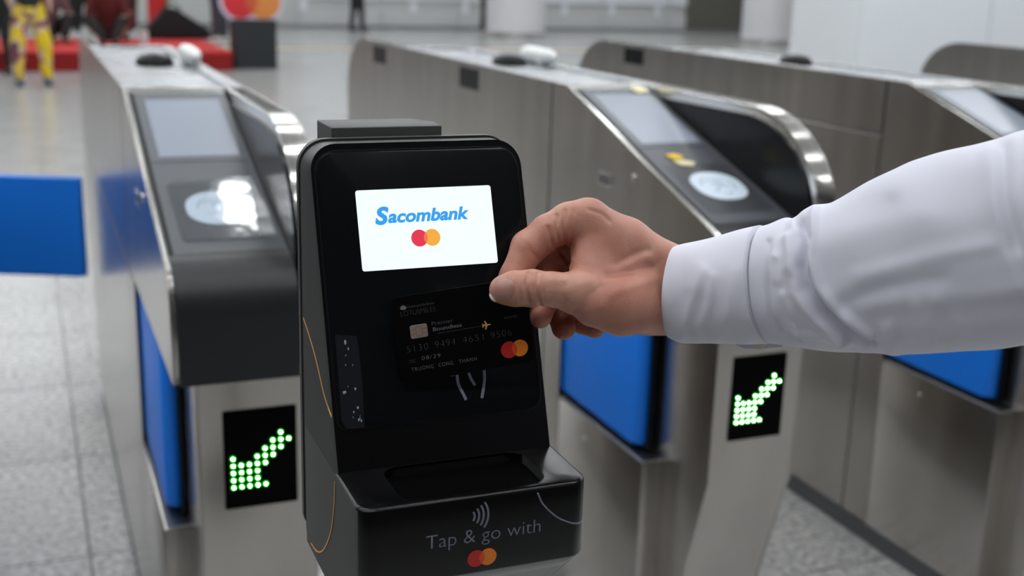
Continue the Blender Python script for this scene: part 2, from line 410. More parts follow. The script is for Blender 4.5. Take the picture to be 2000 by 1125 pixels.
def b_dome(bm):
    f = Frame((X(.11), yy(2.70), 1.0905), (1, 0, 0), (0, 1, 0)); R = []
    for k, (s_, h) in enumerate(((1.0, 0), (.97, .008), (.82, .017), (.55, .022), (.2, .024))):
        R.append([bm.verts.new(f(.040 * s_ * math.cos(2 * PI * i / 28), .055 * s_ * math.sin(2 * PI * i / 28), h)) for i in range(28)])
    for a, b in zip(R, R[1:]):
        for i in range(28): bm.faces.new((a[i], a[(i + 1) % 28], b[(i + 1) % 28], b[i]))
    bm.faces.new(R[-1]); bm.faces.new(R[0][::-1])
def b_white_capsule(bm):  # plain white capsule on the cover, gives no light
    y0 = yy(2.60); n = 12; pts = []; rr = []
    for k in range(n + 1):
        t = k / n; pts.append((X(.183), y0 + .19 * t, 1.112)); rr.append(.0185 * math.sqrt(max(0.03, 1 - (2 * t - 1) ** 6)) * (.86 if k == 4 else 1))
    tube(bm, pts, rr, 16)
def b_strap(bm):
    tube(bm, smooth_pts([(X(.13), yy(2.80), 1.094), (X(.138), yy(2.74), 1.108), (X(.15), yy(2.66), 1.112), (X(.158), yy(2.62), 1.094)], 5), .0025, 6)
clear = bpy.data.materials.new('clear_film'); clear.use_nodes = True
_N, _L = clear.node_tree.nodes, clear.node_tree.links
_N.remove(_N['Principled BSDF']); _g = _N.new('ShaderNodeBsdfGlossy'); _g.inputs['Roughness'].default_value = .06; _t = _N.new('ShaderNodeBsdfTransparent'); _t.inputs[0].default_value = (.96, .97, .98, 1)
_lw = _N.new('ShaderNodeLayerWeight'); _pw = _N.new('ShaderNodeMath'); _pw.operation = 'POWER'; _pw.inputs[1].default_value = 3; _L.new(_lw.outputs['Facing'], _pw.inputs[0]); _f = _N.new('ShaderNodeMath'); _f.operation = 'MULTIPLY_ADD'; _f.inputs[1].default_value = .5; _f.inputs[2].default_value = .04; _L.new(_pw.outputs[0], _f.inputs[0]); _m = _N.new('ShaderNodeMixShader'); _n = _N.new('ShaderNodeTexNoise'); _n.inputs['Scale'].default_value = 16; _b = _N.new('ShaderNodeBump'); _b.inputs['Strength'].default_value = .18; _b.inputs['Distance'].default_value = .004
_tc = _N.new('ShaderNodeTexCoord'); _L.new(_tc.outputs['Object'], _n.inputs['Vector']); _L.new(_n.outputs['Fac'], _b.inputs['Height']); _L.new(_b.outputs[0], _g.inputs['Normal'])
_L.new(_f.outputs[0], _m.inputs[0]); _L.new(_t.outputs[0], _m.inputs[1]); _L.new(_g.outputs[0], _m.inputs[2]); _L.new(_m.outputs[0], _N['Material Output'].inputs[0])
clear_w = mat('clear_plastic', (.85, .87, .9), .12, 0, .8, alpha=.5)
tape_y = mat('yellow_tape', (.75, .48, .02), .5); tape_p = mat('pale_tape', (.75, .68, .40), .5)

def gate(x0, label, arrow=True, windows=(), seam=False, flap=True, film=False, extras=()):
    t = thing('ticket_gate', label, 'ticket gate', (x0 + GW / 2, YM, 0), 0, 'ticket gates side by side')
    put('core', 'core', b_core, dark_steel, t)
    put('top_cover', 'topc', b_top, top_steel, t)
    put('plinth', 'plinth', b_plinth, mat_plinth, t)
    for fl in (False, True):
        put('side_panel', 'sidef', b_side_front, steel, t, fl)
        put('edge_strip', 'lip', b_side_lip, steel_edge, t, fl)
        if seam and not fl:
            def up(bm):
                prof = [(yy(2.193), .970), (yy(2.193), 1.095), (yy(3.62), 1.095)] + [(yy(a), b) for a, b in FL[1:] if b > .97] + [(yy(3.829), .970)]
                prism(bm, prof, X(0), X(.0035), 0, .0012, 1)
            def lo(bm):
                prof = [(yy(2.193), .768), (yy(2.193), .966), (yy(3.829), .966), (yy(3.838), .925), (yy(3.838), .80), (yy(3.825), .768)]
                prism(bm, prof, X(0), X(.0035), 0, .0012, 1)
            put('side_panel', 'sideru', up, steel, t); put('side_panel', 'siderl', lo, steel, t)
        else:
            put('side_panel', 'sider', b_side_rear, steel, t, fl)
        put('side_panel', 'siderlo', b_side_rear_lo, steel, t, fl)
        put('side_panel', 'sidest', b_side_strip, steel, t, fl)
        put('edge_rim', 'rim', b_rim_left, top_steel, t, fl)
        put('top_lip', 'toplip', b_top_lip, steel_edge, t, fl)
        put('reader_head', 'head', b_head, plast, t, fl)
        put('rounded_flank', 'flank', b_flank, steel_band, t, fl)
        put('flank_inner_panel', 'flankin', b_flank_in, gloss_black, t, fl)
        put('column', 'column', b_column, steel, t, fl)
        put('back_box', 'colback', b_colback, dark_steel, t, fl)
        put('lower_box', 'lowbox', b_lowbox, steel, t, fl)
        put('ledge', 'ledge', b_ledge, dark_steel, t, fl)
        put('head_soffit', 'soffit', b_soffit, black, t, fl)
        put('slope_panel', 'slopep', b_slope_panel, plast_mid, t, fl)
        put('seal', 'seal', b_seal, rubber_blk, t, fl)
        bz = put('screen', 'bezel', b_screen_bezel, plast_light, t, fl)
        o = bpy.data.objects.new('screen_glass', prot('lcd', b_lcd, lcd_grey)); link(o, bz)
        pd = put('reader_pad', 'pad', b_badgepad, plast_pad, t, fl)
        o = bpy.data.objects.new('badge', prot('badge', b_badge, badge_w)); link(o, pd)
        o = bpy.data.objects.new('badge_print', prot('picto', b_picto, badge_ink)); link(o, pd)
        if flap or not fl:
            pass
    if flap:
        f = put('flap', 'flap', b_flap, blue, t)
        o = bpy.data.objects.new('flap_arm', prot('farm', b_flap_arm, black)); link(o, f)
    put('access_slot', 'slot', b_slot, steel_edge, t); put('slot_recess', 'sloti', b_slot_in, dark_steel, t)
    put('lock', 'lockc', b_lockcyl, steel_edge, t); put('screw', 'screw', b_screw, steel_edge, t)
    for i, y in enumerate(windows):
        put('sensor_window', 'win%.2f' % y, b_win(y), gloss_black, t)
    dsp = put('arrow_display', 'disp', b_display, disp_black, t)
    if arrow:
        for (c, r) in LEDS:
            o = bpy.data.objects.new('led', prot('led', b_led, [led_halo, led_core])); link(o, dsp)
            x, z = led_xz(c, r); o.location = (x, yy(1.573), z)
    if 'dome' in extras: put('sensor_dome', 'dome', b_dome, gloss_black, t)
    if 'white_capsule' in extras: put('white_capsule', 'white_capsule', b_white_capsule, whitep, t); put('clear_strap', 'strap', b_strap, clear_w, t)
    return t
rubber_blk = mat('seal_black', (.008, .009, .011), .5, 0, .2)
mat_plinth = mat('plinth_grey', (.10, .105, .115), .5)
plast_mid = noisy(mat('slope_grey_plastic', (.070, .077, .088), .36), (1, 1, 1), 300, bump=.05, bdist=.0004)
plast_pad = noisy(mat('pad_grey_plastic', (.040, .044, .050), .32), (1, 1, 1), 300, bump=.05, bdist=.0004)
plast_light = noisy(mat('mid_grey_plastic', (.085, .095, .11), .32), (1, 1, 1), 300, bump=.05, bdist=.0004)
g0 = gate(-.675, 'ticket gate mostly outside the left edge, only its blue padded flap reaching into the lane', arrow=False, flap=False)
g1 = gate(.150, 'steel ticket gate left of the black payment terminal, clear film over its white reader badge', extras=('dome', 'white_capsule'))
g2 = gate(.974, 'steel ticket gate behind the hand, green arrow on its front, yellow tape on its reader', windows=(3.455, 2.68), extras=('dome', 'white_capsule'))
g3 = gate(1.797, 'steel ticket gate at the right, partly behind the white sleeve, seamed side panel', windows=(3.415,), seam=True, extras=('dome',))
g4 = gate(3.30, 'farthest ticket gate at the right edge, only its rounded steel end showing', arrow=False)
# swung flap of the leftmost gate, closing the left lane
bm = bmesh.new()
prism(bm, rrect(-.322, .322, -.015, .015, .0145, 5), .455, .730, 2, .006, 3)
o = bobj('flap', bm, blue, g0)
hx, hy = -.47, 3.655; tx, ty = .122, 3.40
cx, cy = (hx + tx) / 2, (hy + ty) / 2
o.location = (cx - (-.675 + GW / 2), cy - YM, 0); o.rotation_euler = (0, 0, math.atan2(ty - hy, tx - hx))
# film and tapes
fr1 = Frame(Vector(slope.o) + g1.location, slope.x, slope.y)
bm = bmesh.new(); slab(fr1, [(.026, -.365), (.085, -.352), (.152, -.350), (.158, -.45), (.157, -.532), (.09, -.536), (.034, -.530), (.030, -.45)], .0035, .0042, .0003, 1, bm)
tag(bobj('clear_film', bm, clear), 'clear plastic film stuck over the white reader badge of the left gate, corners lifting', 'film')
fr2 = Frame(Vector(slope.o) + g2.location, slope.x, slope.y)
bm = bmesh.new(); slab(fr2, [(.052, -.322), (.070, -.318), (.082, -.326), (.079, -.340), (.060, -.341)], .0015, .004, .001, 2, bm)
o = bobj('tape', bm, tape_y); tag(o, 'bright yellow scrap of tape above the round badge of the middle gate', 'tape')
bm = bmesh.new(); slab(fr2, [(.056, -.344), (.078, -.343), (.096, -.352), (.085, -.366), (.062, -.360)], .0015, .003, .001, 2, bm)
tag(bobj('tape', bm, tape_p), 'pale crumpled tape just below the yellow scrap on the middle gate', 'tape')
bm = bmesh.new(); slab(fr2, [(.122, -.022), (.150, -.018), (.158, -.045), (.130, -.052)], .0025, .004, .001, 2, bm)
tag(bobj('tape', bm, tape_p), 'pale yellowish tape at the upper right corner of the middle gate screen', 'tape')

# ------------------------------------------------------------------ payment terminal
S_ = .99
def T(x, y, z): return Vector((x * S_, y * S_, CAMZ + S_ * (z - CAMZ)))
satin = noisy(mat('satin_black', (.0025, .0025, .003), .19, 0, .24), (1, 1, 1), 900, bump=.04, bdist=.0002)
satin_front = mat('front_black', (.0025, .0025, .003), .32, 0, .16)
satin_side = noisy(mat('side_sheen_grey', (.036, .036, .035), .5, 0, .5), (1, 1, 1), 1200, bump=.08, bdist=.0002)  # glancing reflection on the sides put into a lighter base colour
glass_b = mat('terminal_glass', (.0045, .0052, .0062), .16, 0, .12)
tray_m = mat('tray_black', (.0012, .0012, .0012), .3, 0, .06)
print_l = mat('print_lilac_grey', (.20, .20, .26), .6, 0, .2)
orange_l = mat('print_orange', (.62, .30, .07), .5)
TL = T(.158, .727, 1.19); BL = T(.158, .667, 1.025)
tx0 = TL.x; TWD = .1420
TB = Vector((tx0 + TWD / 2, T(0, .70, 0).y, 0))
term = thing('payment_terminal', 'black card payment terminal on a post, lit bank screen, a bank card held against it', 'payment terminal', tuple(TB))
gf = Frame((tx0 - TB.x, BL.y - TB.y, BL.z), (1, 0, 0), tuple(TL - BL))     # glass plane, metres
HT = (TL - BL).length
ZTOP = T(0, 0, 1.193).z; ZBOT = T(0, 0, .918).z; YB = T(0, .7465, 0).y - TB.y; YF = T(0, .601, 0).y - TB.y; ZB1 = T(0, 0, 1.003).z; ZLOW = T(0, 0, .954).z
x0 = tx0 - TB.x
# housing: loft between the leaning front outline and the upright back outline
bm = bmesh.new()
fo = rrect(0, TWD, -.030, HT + .004, [.004, .004, .017, .017], 8)
bo = rrect(0, TWD, ZBOT + .004, ZTOP, [.004, .004, .017, .017], 8)
A0 = [bm.verts.new(gf(.0015 + a * (TWD - .003) / TWD, .0 + b, .0012)) for a, b in fo]
A1 = [bm.verts.new(gf(a, b, -.0015)) for a, b in fo]
Bv = [bm.verts.new((x0 + a, YB - .0005, b)) for a, b in bo]
n = len(fo); bm.faces.new(A0).material_index = 1; bm.faces.new(Bv[::-1])
for R1, R2 in ((A0, A1), (A1, Bv)):
    for i in range(n): bm.faces.new((R1[i], R2[i], R2[(i + 1) % n], R1[(i + 1) % n]))
hs = bobj('housing', bm, [satin_side, satin_front], term, .9)
# lower projecting box with rounded plan corners and a tapered foot
bm = bmesh.new()
yb_ = YB - .002
def plan(inset, z, yfo=0):
    pl = rrect(x0 - .0004 + inset, x0 + TWD + .0006 - inset, YF + inset + yfo, yb_, [.011, .011, .002, .002], 8)
    return [bm.verts.new((a, b, z)) for a, b in pl]
rings = [plan(.0, ZBOT, .0386), plan(.0, ZLOW - .0015, .0012), plan(.0, ZLOW), plan(0, ZB1 - .002), plan(.0006, ZB1 - .0006), plan(.002, ZB1)]
for a, b in zip(rings, rings[1:]):
    for i in range(len(a)): bm.faces.new((a[i], a[(i + 1) % len(a)], b[(i + 1) % len(a)], b[i]))
trc = rrect(x0 + .027, x0 + .119, YF + .006, YF + .0555, .012, 8)
trs = [[bm.verts.new((a, b, z)) for a, b in trc] for z in (ZB1, ZB1 - .0008, ZB1 - .0055)]
for a, b in ((rings[-1], trs[0]), (trs[0], trs[1]), (trs[1], trs[2])):
    for i in range(len(a)): bm.faces.new((a[i], a[(i + 1) % len(a)], b[(i + 1) % len(a)], b[i]))
bm.faces.new(trs[2]); bm.faces.new(rings[0][::-1])
bmesh.ops.recalc_face_normals(bm, faces=bm.faces); bm.normal_update()
for fc in bm.faces:
    if abs(fc.normal.x) > .9: fc.material_index = 1
lb = bobj('lower_box', bm, [satin, satin_side], term, .8)
# side cheeks fill between box and back, seen from the left
bm = bmesh.new(); prism(bm, [(BL.y - TB.y - .002, ZB1 + .006), (BL.y - TB.y - .006, ZB1 - .002), (YB, ZB1 - .002), (YB, ZB1 + .02), (BL.y - TB.y, ZB1 + .02)], x0 + .0006, x0 + TWD - .0006, 0, .001, 1)
bm.normal_update()
for fc in bm.faces:
    if abs(fc.normal.x) > .9: fc.material_index = 1
bobj('neck', bm, [satin, satin_side], term)
# recessed card tray in the top of the box: rim and floor
tf = Frame((x0, YF, ZB1), (1, 0, 0), (0, 1, 0))
bm = slab(tf, rrect(.0285, .1175, .0075, .054, .0105, 6), -.0054, -.0046, .0004, 1); bobj('tray_mat', bm, tray_m, term)
# back plate
bm = bmesh.new(); slab(Frame((x0 - .001, YB + .001, 0), (1, 0, 0), (0, 0, 1)), rrect(0, TWD + .002, T(0, 0, .925).z, ZTOP + .0015, [.010, .010, .018, .018], 8), -.0055, 0, 0, 1, bm)
bobj('back_plate', bm, satin_side, term)
# block behind the top edge
bm = bmesh.new(); prism(bm, [(T(.181, 0, 0).x - TB.x, T(0, .756, 0).y - TB.y), (T(.256, 0, 0).x - TB.x, T(0, .756, 0).y - TB.y), (T(.2575, 0, 0).x - TB.x, T(0, .778, 0).y - TB.y), (T(.247, 0, 0).x - TB.x, T(0, .797, 0).y - TB.y), (T(.181, 0, 0).x - TB.x, T(0, .797, 0).y - TB.y)], T(0, 0, 1.10).z, T(0, 0, 1.2005).z, 2, .0008, 2)
bobj('rear_block', bm, satin_side, term)
# glass front
bm = slab(gf, rrect(.0045, TWD - .0045, .002, HT - .001, [.006, .009, .013, .013], 8), .0002, .0022, .0006, 2); gl = bobj('glass_panel', bm, glass_b, term)
bm = slab(gf, rrect(.0035, TWD - .0035, .001, HT, [.007, .010, .014, .014], 8), .0006, .0013); bobj('glass_frame', bm, black, gl)
scr_w = mat('screen_white', (0, 0, 0), .3, 0, .2, emit=(.86, .98, 1.0), estr=1.08)
scr_b = mat('screen_blue', (0, 0, 0), .3, 0, .2, emit=(.045, .36, .86), estr=1.0)
scr_r = mat('screen_red', (0, 0, 0), .3, 0, .2, emit=(.80, .045, .09), estr=1.0)
scr_o = mat('screen_orange', (0, 0, 0), .3, 0, .2, emit=(.93, .42, .06), estr=1.0)
scr_m = mat('screen_mix', (0, 0, 0), .3, 0, .2, emit=(.90, .20, .07), estr=1.0)
bm = slab(gf, rrect(.0277, .1172, .0973, .1478, .0015, 3), .0022, .0025); sc = bobj('screen', bm, scr_w, term)
textmesh('screen_text', 'S', gf, .0385, .1262, .0094, .0107, scr_b, sc, .0027, shear=.22, bold=.045)
textmesh('screen_text', 'acombank', gf, .0468, .1268, .0540, .0080, scr_b, sc, .0027, shear=.25, bold=.036)
def overlap_logo(fr, c1, c2, r, z, mr, mo, mm, parent, name):
    bobj(name, slab(fr, circle(*c1, r, 48), z, z + .00006), mr, parent); bobj(name, slab(fr, circle(*c2, r, 48), z, z + .00009), mo, parent)
    h = (c2[0] - c1[0]) / 2; an = math.acos(h / r); mx_, my_ = (c1[0] + c2[0]) / 2, (c1[1] + c2[1]) / 2; pts = []
    for k in range(17): a = -an + 2 * an * k / 16; pts.append((c1[0] + r * math.cos(a), c1[1] + r * math.sin(a)))
    for k in range(1, 16): a = PI - an + 2 * an * k / 16; pts.append((c2[0] + r * math.cos(a), c2[1] + r * math.sin(a)))
    bobj(name, slab(fr, pts, z, z + .00013), mm, parent)
overlap_logo(gf, (.0662, .1160), (.0745, .1160), .0054, .0026, scr_r, scr_o, scr_m, sc, 'logo_disc')
# hand line drawing on the glass below the card
bm = bmesh.new()
stroke(gf, smooth_pts([(.0775, .0287), (.0800, .0287), (.0822, .0300)], 3), .0018, .0022, .0024, bm)
stroke(gf, smooth_pts([(.0822, .0300), (.0825, .0225), (.0848, .0165), (.0866, .0120)], 5), .0019, .0022, .0024, bm)
stroke(gf, smooth_pts([(.0895, .0330), (.0908, .0260), (.0935, .0205)], 5), .0018, .0022, .0024, bm)
stroke(gf, smooth_pts([(.1003, .0340), (.1003, .0240), (.0972, .0120)], 5), .0019, .0022, .0024, bm)
stroke(gf, smooth_pts([(.0822, .0300), (.0840, .0400), (.0880, .0460), (.0960, .0460), (.1003, .0400), (.1003, .0340)], 5), .0018, .0022, .0024, bm)
bobj('hand_icon', bm, print_l, gl, .5)
# protective film corner with trapped bubbles
film_m = mat('film_haze', (.010, .012, .016), .14, 0, .3)
bm = slab(gf, [(.0085, .0025), (.0200, .0020), (.0212, .030), (.0205, .058), (.0070, .060), (.0062, .008)], .0022, .0024); fm = bobj('protective_film', bm, film_m, term)
bub = mat('bubble_glint', (.30, .34, .40), .15, 0, .8)
for k in range(16):
    a = random.uniform(.0085, .0185); b = random.choice([random.uniform(.006, .015), random.uniform(.022, .034), random.uniform(.04, .055)])
    s1 = random.uniform(.0003, .0009); s2 = s1 * random.uniform(1, 2.2)
    bm = bmesh.new(); bmesh.ops.create_icosphere(bm, subdivisions=1, radius=1)
    for v in bm.verts: v.co = gf(a + v.co.x * s1, b + v.co.y * s2, .0024 + v.co.z * .0003)
    bobj('bubble', bm, bub, fm)
# printed lines on the left cheek and the box front
sf = Frame((x0, 0, 0), (0, -1, 0), (0, 0, 1))
def sp(y, z): return (-(y - TB.y), z)
bm = bmesh.new(); P1 = smooth_pts([sp(.7360, 1.0800), sp(.7200, 1.0735), sp(.7000, 1.0625), sp(.6820, 1.0485), sp(.6710, 1.0430), sp(.6600, 1.0395)], 6)
stroke(sf, P1, .0009, 0, .0003, bm, [.0009 + .0012 * max(0, (i / len(P1) - .75) * 4) for i in range(len(P1))])
P2 = smooth_pts([sp(.6512, 1.0010), sp(.6540, .9830), sp(.6634, .9617), sp(.6822, .9413), sp(.7018, .9300), sp(.7200, .9270)], 6)
stroke(sf, P2, .0010, 0.0006, .0009, bm)
bobj('side_line', bm, orange_l, term, .5)
ff = Frame((x0, YF, ZB1), (1, 0, 0), (0, 0, 1))
pts3 = [tuple(ff(*p_, .0)) for p_ in [(.1082, -.0035), (.1115, -.0105), (.1170, -.0170), (.1230, -.0222), (.1290, -.0255)]]
ccx, ccy = x0 + TWD + .0006 - .011, YF + .011
for k_, z_ in ((-85, -.0270), (-65, -.0280), (-45, -.0284), (-25, -.0284), (-5, -.0280)):
    a_ = math.radians(k_); pts3.append((ccx + .011 * math.cos(a_), ccy + .011 * math.sin(a_), ZB1 + z_))
bm = bmesh.new(); tube(bm, smooth_pts(pts3, 6), .00055, 6)
bobj('front_line', bm, print_l, term, .5)
bm = bmesh.new()
for k, r in enumerate((.0048, .0078, .0108, .0138)):
    stroke(ff, [(.0640 + r * math.cos(a) * .95, -.0125 + r * math.sin(a)) for a in np.linspace(-.62, .62, 11)], .0011, 0, .0003, bm)
bobj('contactless_symbol', bm, print_l, term, .5)
textmesh('front_text', 'Tap & go with', ff, .0390, -.0289, .0718, .0084, print_l, term, .0003, bold=-.012)
mc_r = mat('logo_red', (.52, .012, .008), .4); mc_o = mat('logo_orange', (.78, .20, .008), .4); mc_m = mat('logo_mix', (.68, .075, .006), .4)
overlap_logo(ff, (.0700, -.0398), (.0775, -.0398), .0054, .0002, mc_r, mc_o, mc_m, term, 'logo_disc')
bm = bmesh.new(); prism(bm, circle(0, .005, .028, 24), .02, ZBOT + .001, 2); bobj('post', bm, black, term)
bm = bmesh.new(); prism(bm, circle(0, .0, .17, 40), 0, .02, 2, .004, 2); bobj('base_plate', bm, black, term)

# ------------------------------------------------------------------ bank card
CP = Vector((.2412, .6632, 1.0855))
cx_ = Vector((.9896, -.0931, .1096)); cy_ = Vector((-.0946, .1528, .9837))
cf = Frame((0, 0, 0), cx_, cy_)
card = thing('bank_card', 'black bank card with gold plane and red-orange circles held against the terminal', 'card', tuple(CP))
card_m = mat('card_black', (.0018, .0018, .002), .45, 0, .07)
mm_ = .001
bm = slab(cf, rrect(-.0428, .0428, -.027, .027, .0032, 6), -.0007, .0001, .0001, 1); bobj('card_body', bm, card_m, card)
ink = mat('card_grey_ink', (.10, .10, .12), .5); ink_d = mat('card_dim_ink', (.05, .05, .055), .5); ink_s = mat('card_embossed', (.15, .155, .165), .35)
gold = mat('card_gold', (.72, .42, .10), .4); chipm = mat('chip_metal', (.34, .25, .21), .38, .35); chipl = mat('chip_groove', (.15, .11, .09), .5)
ct = lambda n, s, a, b, w, h, mt, **k: textmesh(n, s, cf, a * mm_, b * mm_, w * mm_, h * mm_, mt, card, .00012, **k)
ct('card_text', 'VietnamAirlines', -33.8, 19.3, 17.2, 1.55, ink_d)
ct('card_text', 'LOTUSMILES', -38.0, 14.7, 21.7, 3.1, ink, bold=-.03)
bm = bmesh.new()
for a in (-70, -42, -15, 15, 42, 70):
    t_ = math.radians(a); cxp, cyp = -36.0, 19.0
    tip = (cxp + 2.4 * math.sin(t_), cyp + 2.9 * math.cos(t_)); w = .42
    q = [(cxp - w * math.cos(t_), cyp + w * math.sin(t_)), (cxp + 1.3 * math.sin(t_) - .6 * math.cos(t_), cyp + 1.4 * math.cos(t_) + .6 * math.sin(t_)), tip, (cxp + 1.3 * math.sin(t_) + .6 * math.cos(t_), cyp + 1.4 * math.cos(t_) - .6 * math.sin(t_)), (cxp + w * math.cos(t_), cyp - w * math.sin(t_))]
    slab(cf, [(x * mm_, y * mm_) for x, y in q][::-1], .0001, .00016, 0, 1, bm)
bobj('flower_emblem', bm, mat('emblem_pink', (.26, .22, .25), .5), card)
bm = slab(cf, rrect(-.0337, -.0229, 0, .0082, .0012, 4), .0001, .0003, .0001, 1); chip = bobj('chip', bm, chipm, card)
bm = bmesh.new()
for pts in ([(-33.6, 5.5), (-30.2, 5.5)], [(-33.6, 2.7), (-30.2, 2.7)], [(-26.4, 5.5), (-23, 5.5)], [(-26.4, 2.7), (-23, 2.7)], [(-30.2, 6.6), (-30.2, 1.6), (-28.3, 1.0), (-26.4, 1.6), (-26.4, 6.6), (-28.3, 7.2), (-30.2, 6.6)], [(-28.3, 8.1), (-28.3, 7.2)], [(-28.3, 0.1), (-28.3, 1.0)]):
    stroke(cf, [(x * mm_, y * mm_) for x, y in pts], .00022, .0003, .00036, bm)
bobj('chip_contacts', bm, chipl, chip)
ct('card_text', 'Premier', -19.9, 6.3, 13.6, 2.2, ink_d); ct('card_text', 'Boundless', -19.5, 2.6, 18.3, 2.3, ink, bold=.02)
bm = bmesh.new(); stroke(cf, [(-.017, .0008), (.0118, .0008)], .0002, .0001, .00018, bm); bobj('card_line', bm, ink_d, card)
bm = bmesh.new()
pl = [(17.3, 1.0), (16.6, 1.35), (15.0, 1.4), (13.9, 3.7), (13.2, 3.7), (13.8, 1.45), (12.7, 1.45), (12.2, 2.2), (11.6, 2.2), (11.95, .95), (11.6, -.3), (12.2, -.3), (12.7, .5), (13.8, .5), (13.2, -1.8), (13.9, -1.8), (15.0, .6), (16.6, .65)]
slab(cf, [(x * mm_, y * mm_) for x, y in pl][::-1], .0001, .0002, 0, 1, bm); bobj('plane_icon', bm, gold, card)
ct('card_text', 'world', 26.0, 2.6, 8.4, 2.2, ink_d)
for s_, a, w in (('5130', -37.3, 13.4), ('9494', -19.3, 12.6), ('4651', -1.9, 13.4), ('9506', 16.4, 13.4)):
    ct('embossed_number', s_, a, -8.1, w, 4.0, ink_s, bold=-.035, track=1.15)
ct('embossed_date', '08/29', -28.8, -14.1, 11.9, 2.3, ink_s, bold=-.01, track=1.2)
ct('card_text', 'VALID', -36.9, -13.4, 4.1, .75, ink_d); ct('card_text', 'THRU', -36.9, -14.7, 4.1, .75, ink_d)
for s_, a, w in (('TRUONG', -36.0, 13.9), ('CONG', -18.9, 9.2), ('THANH', -5.9, 11.5)):
    ct('embossed_name', s_, a, -20.1, w, 2.3, ink_s, bold=-.01, track=1.2)
overlap_logo(cf, (.0270, -.0170), (.0341, -.0170), .0053, .0001, mc_r, mc_o, mc_m, card, 'logo_disc')

# ------------------------------------------------------------------ hand and sleeve
def cp(u, v, d):     # point at distance d in front of the viewing station (used only to lay out the arm in space)
    return np.array([(u - 1000) / FPX * d, (v - 562.5) / FPX * d, d])
def c2w(P): return P @ RW2C + CAM0
def seg(P, a, b, ra, rb, flat=None):
    a = np.asarray(a); b = np.asarray(b); ab = b - a; L2 = ab @ ab
    t = np.clip(((P - a) @ ab) / L2, 0, 1)
    q = P - a - t[..., None] * ab
    return np.sqrt((q * q).sum(-1)) - (ra + (rb - ra) * t)
def smin(a, b, k):
    h = np.clip(.5 + .5 * (b - a) / k, 0, 1); return b * (1 - h) + a * h - k * h * (1 - h)
def chain(P, pts, k=.003):
    d = None
    for (a, ra), (b, rb) in zip(pts, pts[1:]):
        s = seg(P, a, b, ra, rb); d = s if d is None else smin(d, s, k)
    return d
def surface_nets(F, o, h):
    nx, ny, nz = F.shape; ins = F < 0
    c = np.zeros((nx - 1, ny - 1, nz - 1, 3)); cnt = np.zeros((nx - 1, ny - 1, nz - 1))
    corners = [(i, j, k) for i in (0, 1) for j in (0, 1) for k in (0, 1)]
    sl = lambda A, q: A[q[0]:nx - 1 + q[0], q[1]:ny - 1 + q[1], q[2]:nz - 1 + q[2]]
    for a in corners:
        for ax in range(3):
            if a[ax]: continue
            b = list(a); b[ax] = 1; b = tuple(b)
            fa, fb = sl(F, a), sl(F, b); mk = (fa < 0) != (fb < 0)
            t = np.where(mk, fa / np.where(mk, fa - fb, 1), 0)
            for q in range(3):
                c[..., q] += np.where(mk, a[q] + (t if q == ax else 0), 0)
            cnt += mk
    act = cnt > 0; idx = -np.ones(act.shape, int); idx[act] = np.arange(act.sum())
    ii = np.argwhere(act); V = (ii + c[act] / cnt[act][:, None]) * h + o
    faces = []
    for ax in range(3):
        u, v = (ax + 1) % 3, (ax + 2) % 3
        A = np.take(ins, range(F.shape[ax] - 1), ax); B = np.take(ins, range(1, F.shape[ax]), ax)
        e = np.argwhere(A != B); s = A[tuple(e.T)]
        ok = (e[:, u] > 0) & (e[:, v] > 0) & (e[:, u] < F.shape[u] - 1) & (e[:, v] < F.shape[v] - 1); e = e[ok]; s = s[ok]
        du = np.zeros(3, int); du[u] = 1; dv = np.zeros(3, int); dv[v] = 1
        q = np.stack([idx[tuple((e - du - dv).T)], idx[tuple((e - dv).T)], idx[tuple(e.T)], idx[tuple((e - du).T)]], 1)
        q[~s] = q[~s][:, ::-1]; faces.append(q)
    return V, np.concatenate(faces)
def uv_of(P): return 1000 + P[..., 0] / P[..., 2] * FPX, 562.5 + P[..., 1] / P[..., 2] * FPX
def pdist(U, V, pts):
    d = None
    for a, b in zip(pts, pts[1:]):
        ax, ay = b[0] - a[0], b[1] - a[1]; t = np.clip(((U - a[0]) * ax + (V - a[1]) * ay) / (ax * ax + ay * ay), 0, 1)
        q = np.hypot(U - a[0] - t * ax, V - a[1] - t * ay); d = q if d is None else np.minimum(d, q)
    return d
CREASES = [  # (polyline, width px, depth mm, depth limit)
    ([(1017, 541), (1013, 560), (1016, 585)], 2.2, .35), ([(1032, 534), (1027, 556), (1034, 590)], 3.6, .95), ([(1041, 538), (1038, 558), (1044, 580)], 3.0, .5), ([(1051, 534), (1046, 560), (1055, 594)], 3.8, .9), ([(1062, 536), (1058, 560), (1064, 590)], 2.5, .3),
    ([(1122, 602), (1106, 590), (1096, 574), (1102, 556)], 5, .22), ([(1124, 606), (1136, 588), (1152, 574), (1175, 560)], 7, .30),
    ([(1070, 445), (1080, 480), (1100, 500)], 4, .8), ([(1088, 422), (1086, 450), (1094, 485), (1106, 508)], 4.2, .9), ([(1103, 412), (1100, 445), (1104, 480), (1112, 512)], 4.4, .85), ([(1120, 412), (1117, 450), (1119, 500)], 4.2, .5),
    ([(1150, 410), (1175, 418), (1190, 432)], 4, .4), ([(1205, 518), (1240, 496), (1262, 488)], 8, .55), ([(1185, 537), (1225, 534), (1268, 524)], 9, .45), ([(1025, 470), (1035, 490), (1050, 505)], 4, .3), ([(1014, 462), (1020, 476)], 3, .3)]
